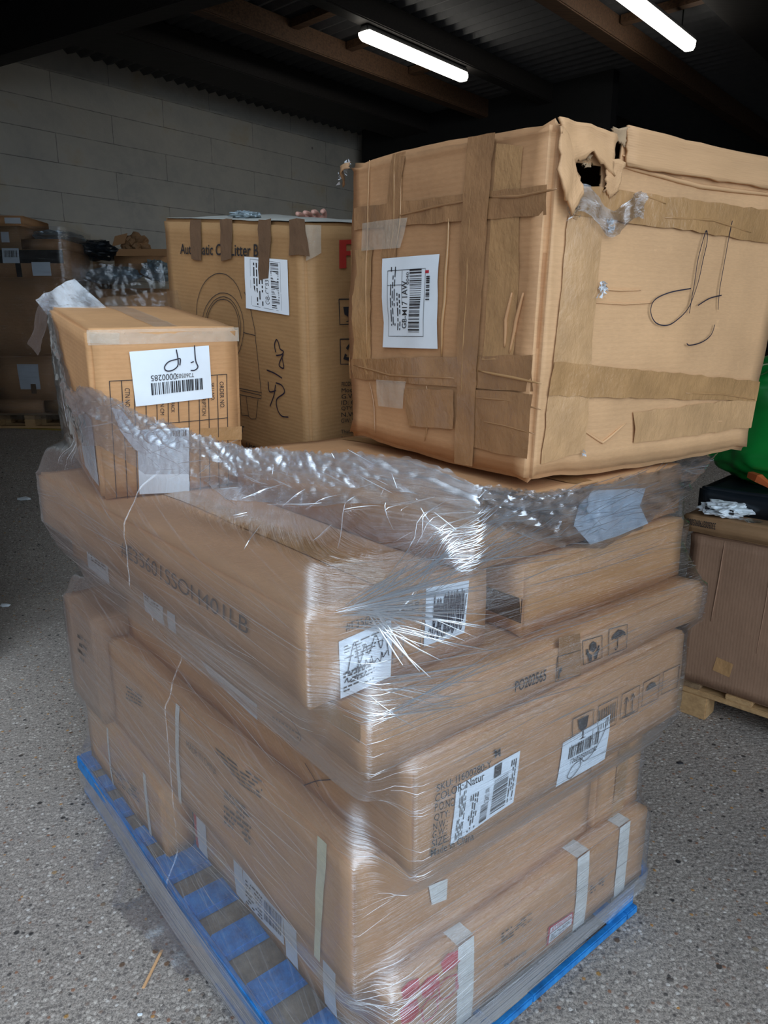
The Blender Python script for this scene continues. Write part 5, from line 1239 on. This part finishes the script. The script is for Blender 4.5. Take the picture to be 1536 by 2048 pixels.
# facing the box (towards -x -y); one hand raised to the rim
hp = Vector((-.244, 2.715, 1.917)); fwd = Vector((-.30, -.954, 0)).normalized(); side = Vector((-.954, .30, 0)).normalized()
V_, E_, R_ = [], [], []
def av(p, r, prev=None):
    V_.append(tuple(p)); R_.append(r)
    if prev is not None: E_.append((prev, len(V_) - 1))
    return len(V_) - 1
c0 = Vector((px, py, 0))
pel = av(c0 + Vector((0, 0, .95)), (.15, .11)); ch = av(c0 + Vector((0, 0, 1.28)), (.165, .115), pel); nk = av(c0 + Vector((0, 0, 1.46)), .06, ch); h1 = av(c0 + fwd * .02 + Vector((0, 0, 1.56)), .085, nk); h2 = av(c0 + fwd * .01 + Vector((0, 0, 1.66)), .085, h1)
sh = {}
for s_ in (-1, 1):
    hip = av(c0 + side * .10 * s_ + Vector((0, 0, .88)), .09, pel); kn = av(c0 + side * .12 * s_ + fwd * .03 + Vector((0, 0, .48)), .058, hip); an = av(c0 + side * .13 * s_ + Vector((0, 0, .09)), .04, kn); av(c0 + side * .14 * s_ + fwd * .14 + Vector((0, 0, .045)), .038, an)
    sh[s_] = av(c0 + side * .19 * s_ + Vector((0, 0, 1.40)), .06, ch)
el = av(c0 + side * .24 + fwd * .22 + Vector((0, 0, 1.46)), .045, sh[1]); wr = av(hp - fwd * .085 + Vector((0, 0, -.085)), .028, el); pm = av(hp - fwd * .030 + Vector((0, 0, -.020)), (.036, .018), wr)
for k, (dx, ln) in enumerate(((-.040, .050), (-.014, .062), (.013, .060), (.040, .050))):
    a = av(hp + side * dx - fwd * .004 + Vector((0, 0, .014)), .0082, pm); b = av(hp + side * dx * 1.12 + fwd * ln * .45 + Vector((0, 0, .024 - .003 * k)), .0085, a); av(hp + side * dx * 1.18 + fwd * ln * .95 + Vector((0, 0, .015)), .0082, b)
th_ = av(hp + side * -.050 - fwd * .04 + Vector((0, 0, -.030)), .011, pm); av(hp + side * -.062 - fwd * .012 + Vector((0, 0, -.038)), .009, th_)
el2 = av(c0 - side * .25 + fwd * .02 + Vector((0, 0, 1.12)), .042, sh[-1]); wr2 = av(c0 - side * .24 + fwd * .12 + Vector((0, 0, .90)), .026, el2); pm2 = av(c0 - side * .24 + fwd * .15 + Vector((0, 0, .83)), (.036, .018), wr2)
for k, dx in enumerate((-.03, -.01, .012, .032)):
    a = av(c0 - side * .24 + fwd * (.165 + dx) + Vector((0, 0, .775)), .009, pm2); b = av(c0 - side * .235 + fwd * (.17 + dx) + Vector((0, 0, .74)), .0085, a); av(c0 - side * .225 + fwd * (.165 + dx) + Vector((0, 0, .715)), .008, b)
t2 = av(c0 - side * .225 + fwd * .20 + Vector((0, 0, .80)), .011, pm2); av(c0 - side * .22 + fwd * .215 + Vector((0, 0, .765)), .009, t2)
skinmesh('body', V_, E_, R_, M['skin'], pe)
jv = [c0 + Vector((0, 0, .90)), c0 + Vector((0, 0, 1.28)), c0 + Vector((0, 0, 1.43)), c0 + side * .20 + Vector((0, 0, 1.40)), Vector(V_[el]), Vector(V_[wr]) - (Vector(V_[wr]) - Vector(V_[el])) * .15, c0 - side * .20 + Vector((0, 0, 1.40)), Vector(V_[el2]), Vector(V_[wr2])]
skinmesh('jacket', [tuple(v) for v in jv], [(0, 1), (1, 2), (1, 3), (3, 4), (4, 5), (1, 6), (6, 7), (7, 8)], [(.19, .14), (.195, .14), .085, .085, .062, .045, .085, .062, .045], M['cloth_dark'], pe)
skinmesh('trousers', [tuple(c0 + Vector((0, 0, .96)))] + [tuple(c0 + side * s_ * a + fwd * f + Vector((0, 0, z))) for s_ in (-1, 1) for a, f, z in ((.10, 0, .84), (.12, .03, .48), (.13, 0, .11))], [(0, 1), (1, 2), (2, 3), (0, 4), (4, 5), (5, 6)], [(.17, .13), .11, .08, .065, .11, .08, .065], M['cloth_navy'], pe)
for s_ in (-1, 1): blob('shoe', c0 + side * .135 * s_ + fwd * .07 + Vector((0, 0, .045)), (.06, .13, .042), M['cloth_dark'], pe, .05, 1, 3, 0, True)
bm = bmesh.new(); bmesh.ops.create_icosphere(bm, subdivisions=4, radius=1)
for v in bm.verts: v.co = c0 - fwd * .015 + Vector((v.co.x * .105, v.co.y * .105, v.co.z * .115 + 1.675))
bmesh.ops.delete(bm, geom=[v for v in bm.verts if (v.co - c0).dot(fwd) > .045 and v.co.z < 1.72], context='VERTS')
from_bm('hair', bm, M['hair'], pe, True)
for s_ in (-1, 1):
    blob('eye', c0 + fwd * .103 + side * .033 * s_ + Vector((0, 0, 1.635)), (.013, .013, .010), M['ink'], pe, 0, 1, 2, 0, True)
    blob('ear', c0 + side * .092 * s_ + Vector((0, 0, 1.62)), (.016, .02, .032), M['skin'], pe, .05, 1, 2, 0, True)
blob('nose', c0 + fwd * .115 + Vector((0, 0, 1.605)), (.014, .016, .022), M['skin'], pe, .05, 1, 2, 0, True)
blob('mouth', c0 + fwd * .103 + Vector((0, 0, 1.565)), (.022, .018, .006), M['red'], pe, .05, 1, 2, 0, True)
o_ = blob('film_scrap', K.at('T', .10, .42, .012), (.045, .035, .012), M['silver'], None, .4, 3, 4, 9); tag(o_, 'blue-grey crumpled scrap lying on top of the cat litter box', 'plastic scrap')

# ================================================================ LITTER ON THE YARD
tag(cuboid('wood_splinter', (-.585, 1.415, .0), (.014, .108, .003), (.007, 0, 0), (0, 0, .004), M['card_pale'], None, .001), 'thin pale wood splinter on the yard left of the pallet', 'splinter')
for i, (x, y, r, m, lab) in enumerate([(1.085, 2.351, .012, 'ink', 'small dark dead leaf on the yard at the right'), (-2.174, 3.9, .03, 'paper', 'white paper scrap on the yard, at the left photo edge'), (-2.757, 5.4, .05, 'paper', 'far white paper scrap on the dark slope at the left'),
        (-.567, 1.346, .006, 'paper', 'tiny white chip on the yard near the bottom edge'), (.70, 1.44, .008, 'ink_soft', 'small grey twig scrap on the yard near the pallet, right')]):
    o_ = blob('litter_scrap' if m != 'ink' else 'dead_leaf', (x, y, ramp_z(y) + r * .25), (r, r * .7, r * .25), M[m], None, .5, 3, 2, i); tag(o_, lab, 'litter')

# group phrases for the repeats
for c_, g_ in ((( A, Cc, D, Pp, Ee, S, Oo, G, Hh, Ii, Mm), 'boxes wrapped in layers on the blue pallet'), ((J, K, Lb), 'boxes standing on top of the wrapped stack'), ((rc, rl), 'cartons on the pine pallet')):
    for k in c_: k.root['group'] = g_
for o in list(sc.objects):
    if o.parent is None and o.get('category') == 'litter': o['group'] = 'scraps lying on the yard'
    if o.parent is None and o.get('category') == 'box' and 'group' not in o: o['group'] = 'cartons in the distant stacks'
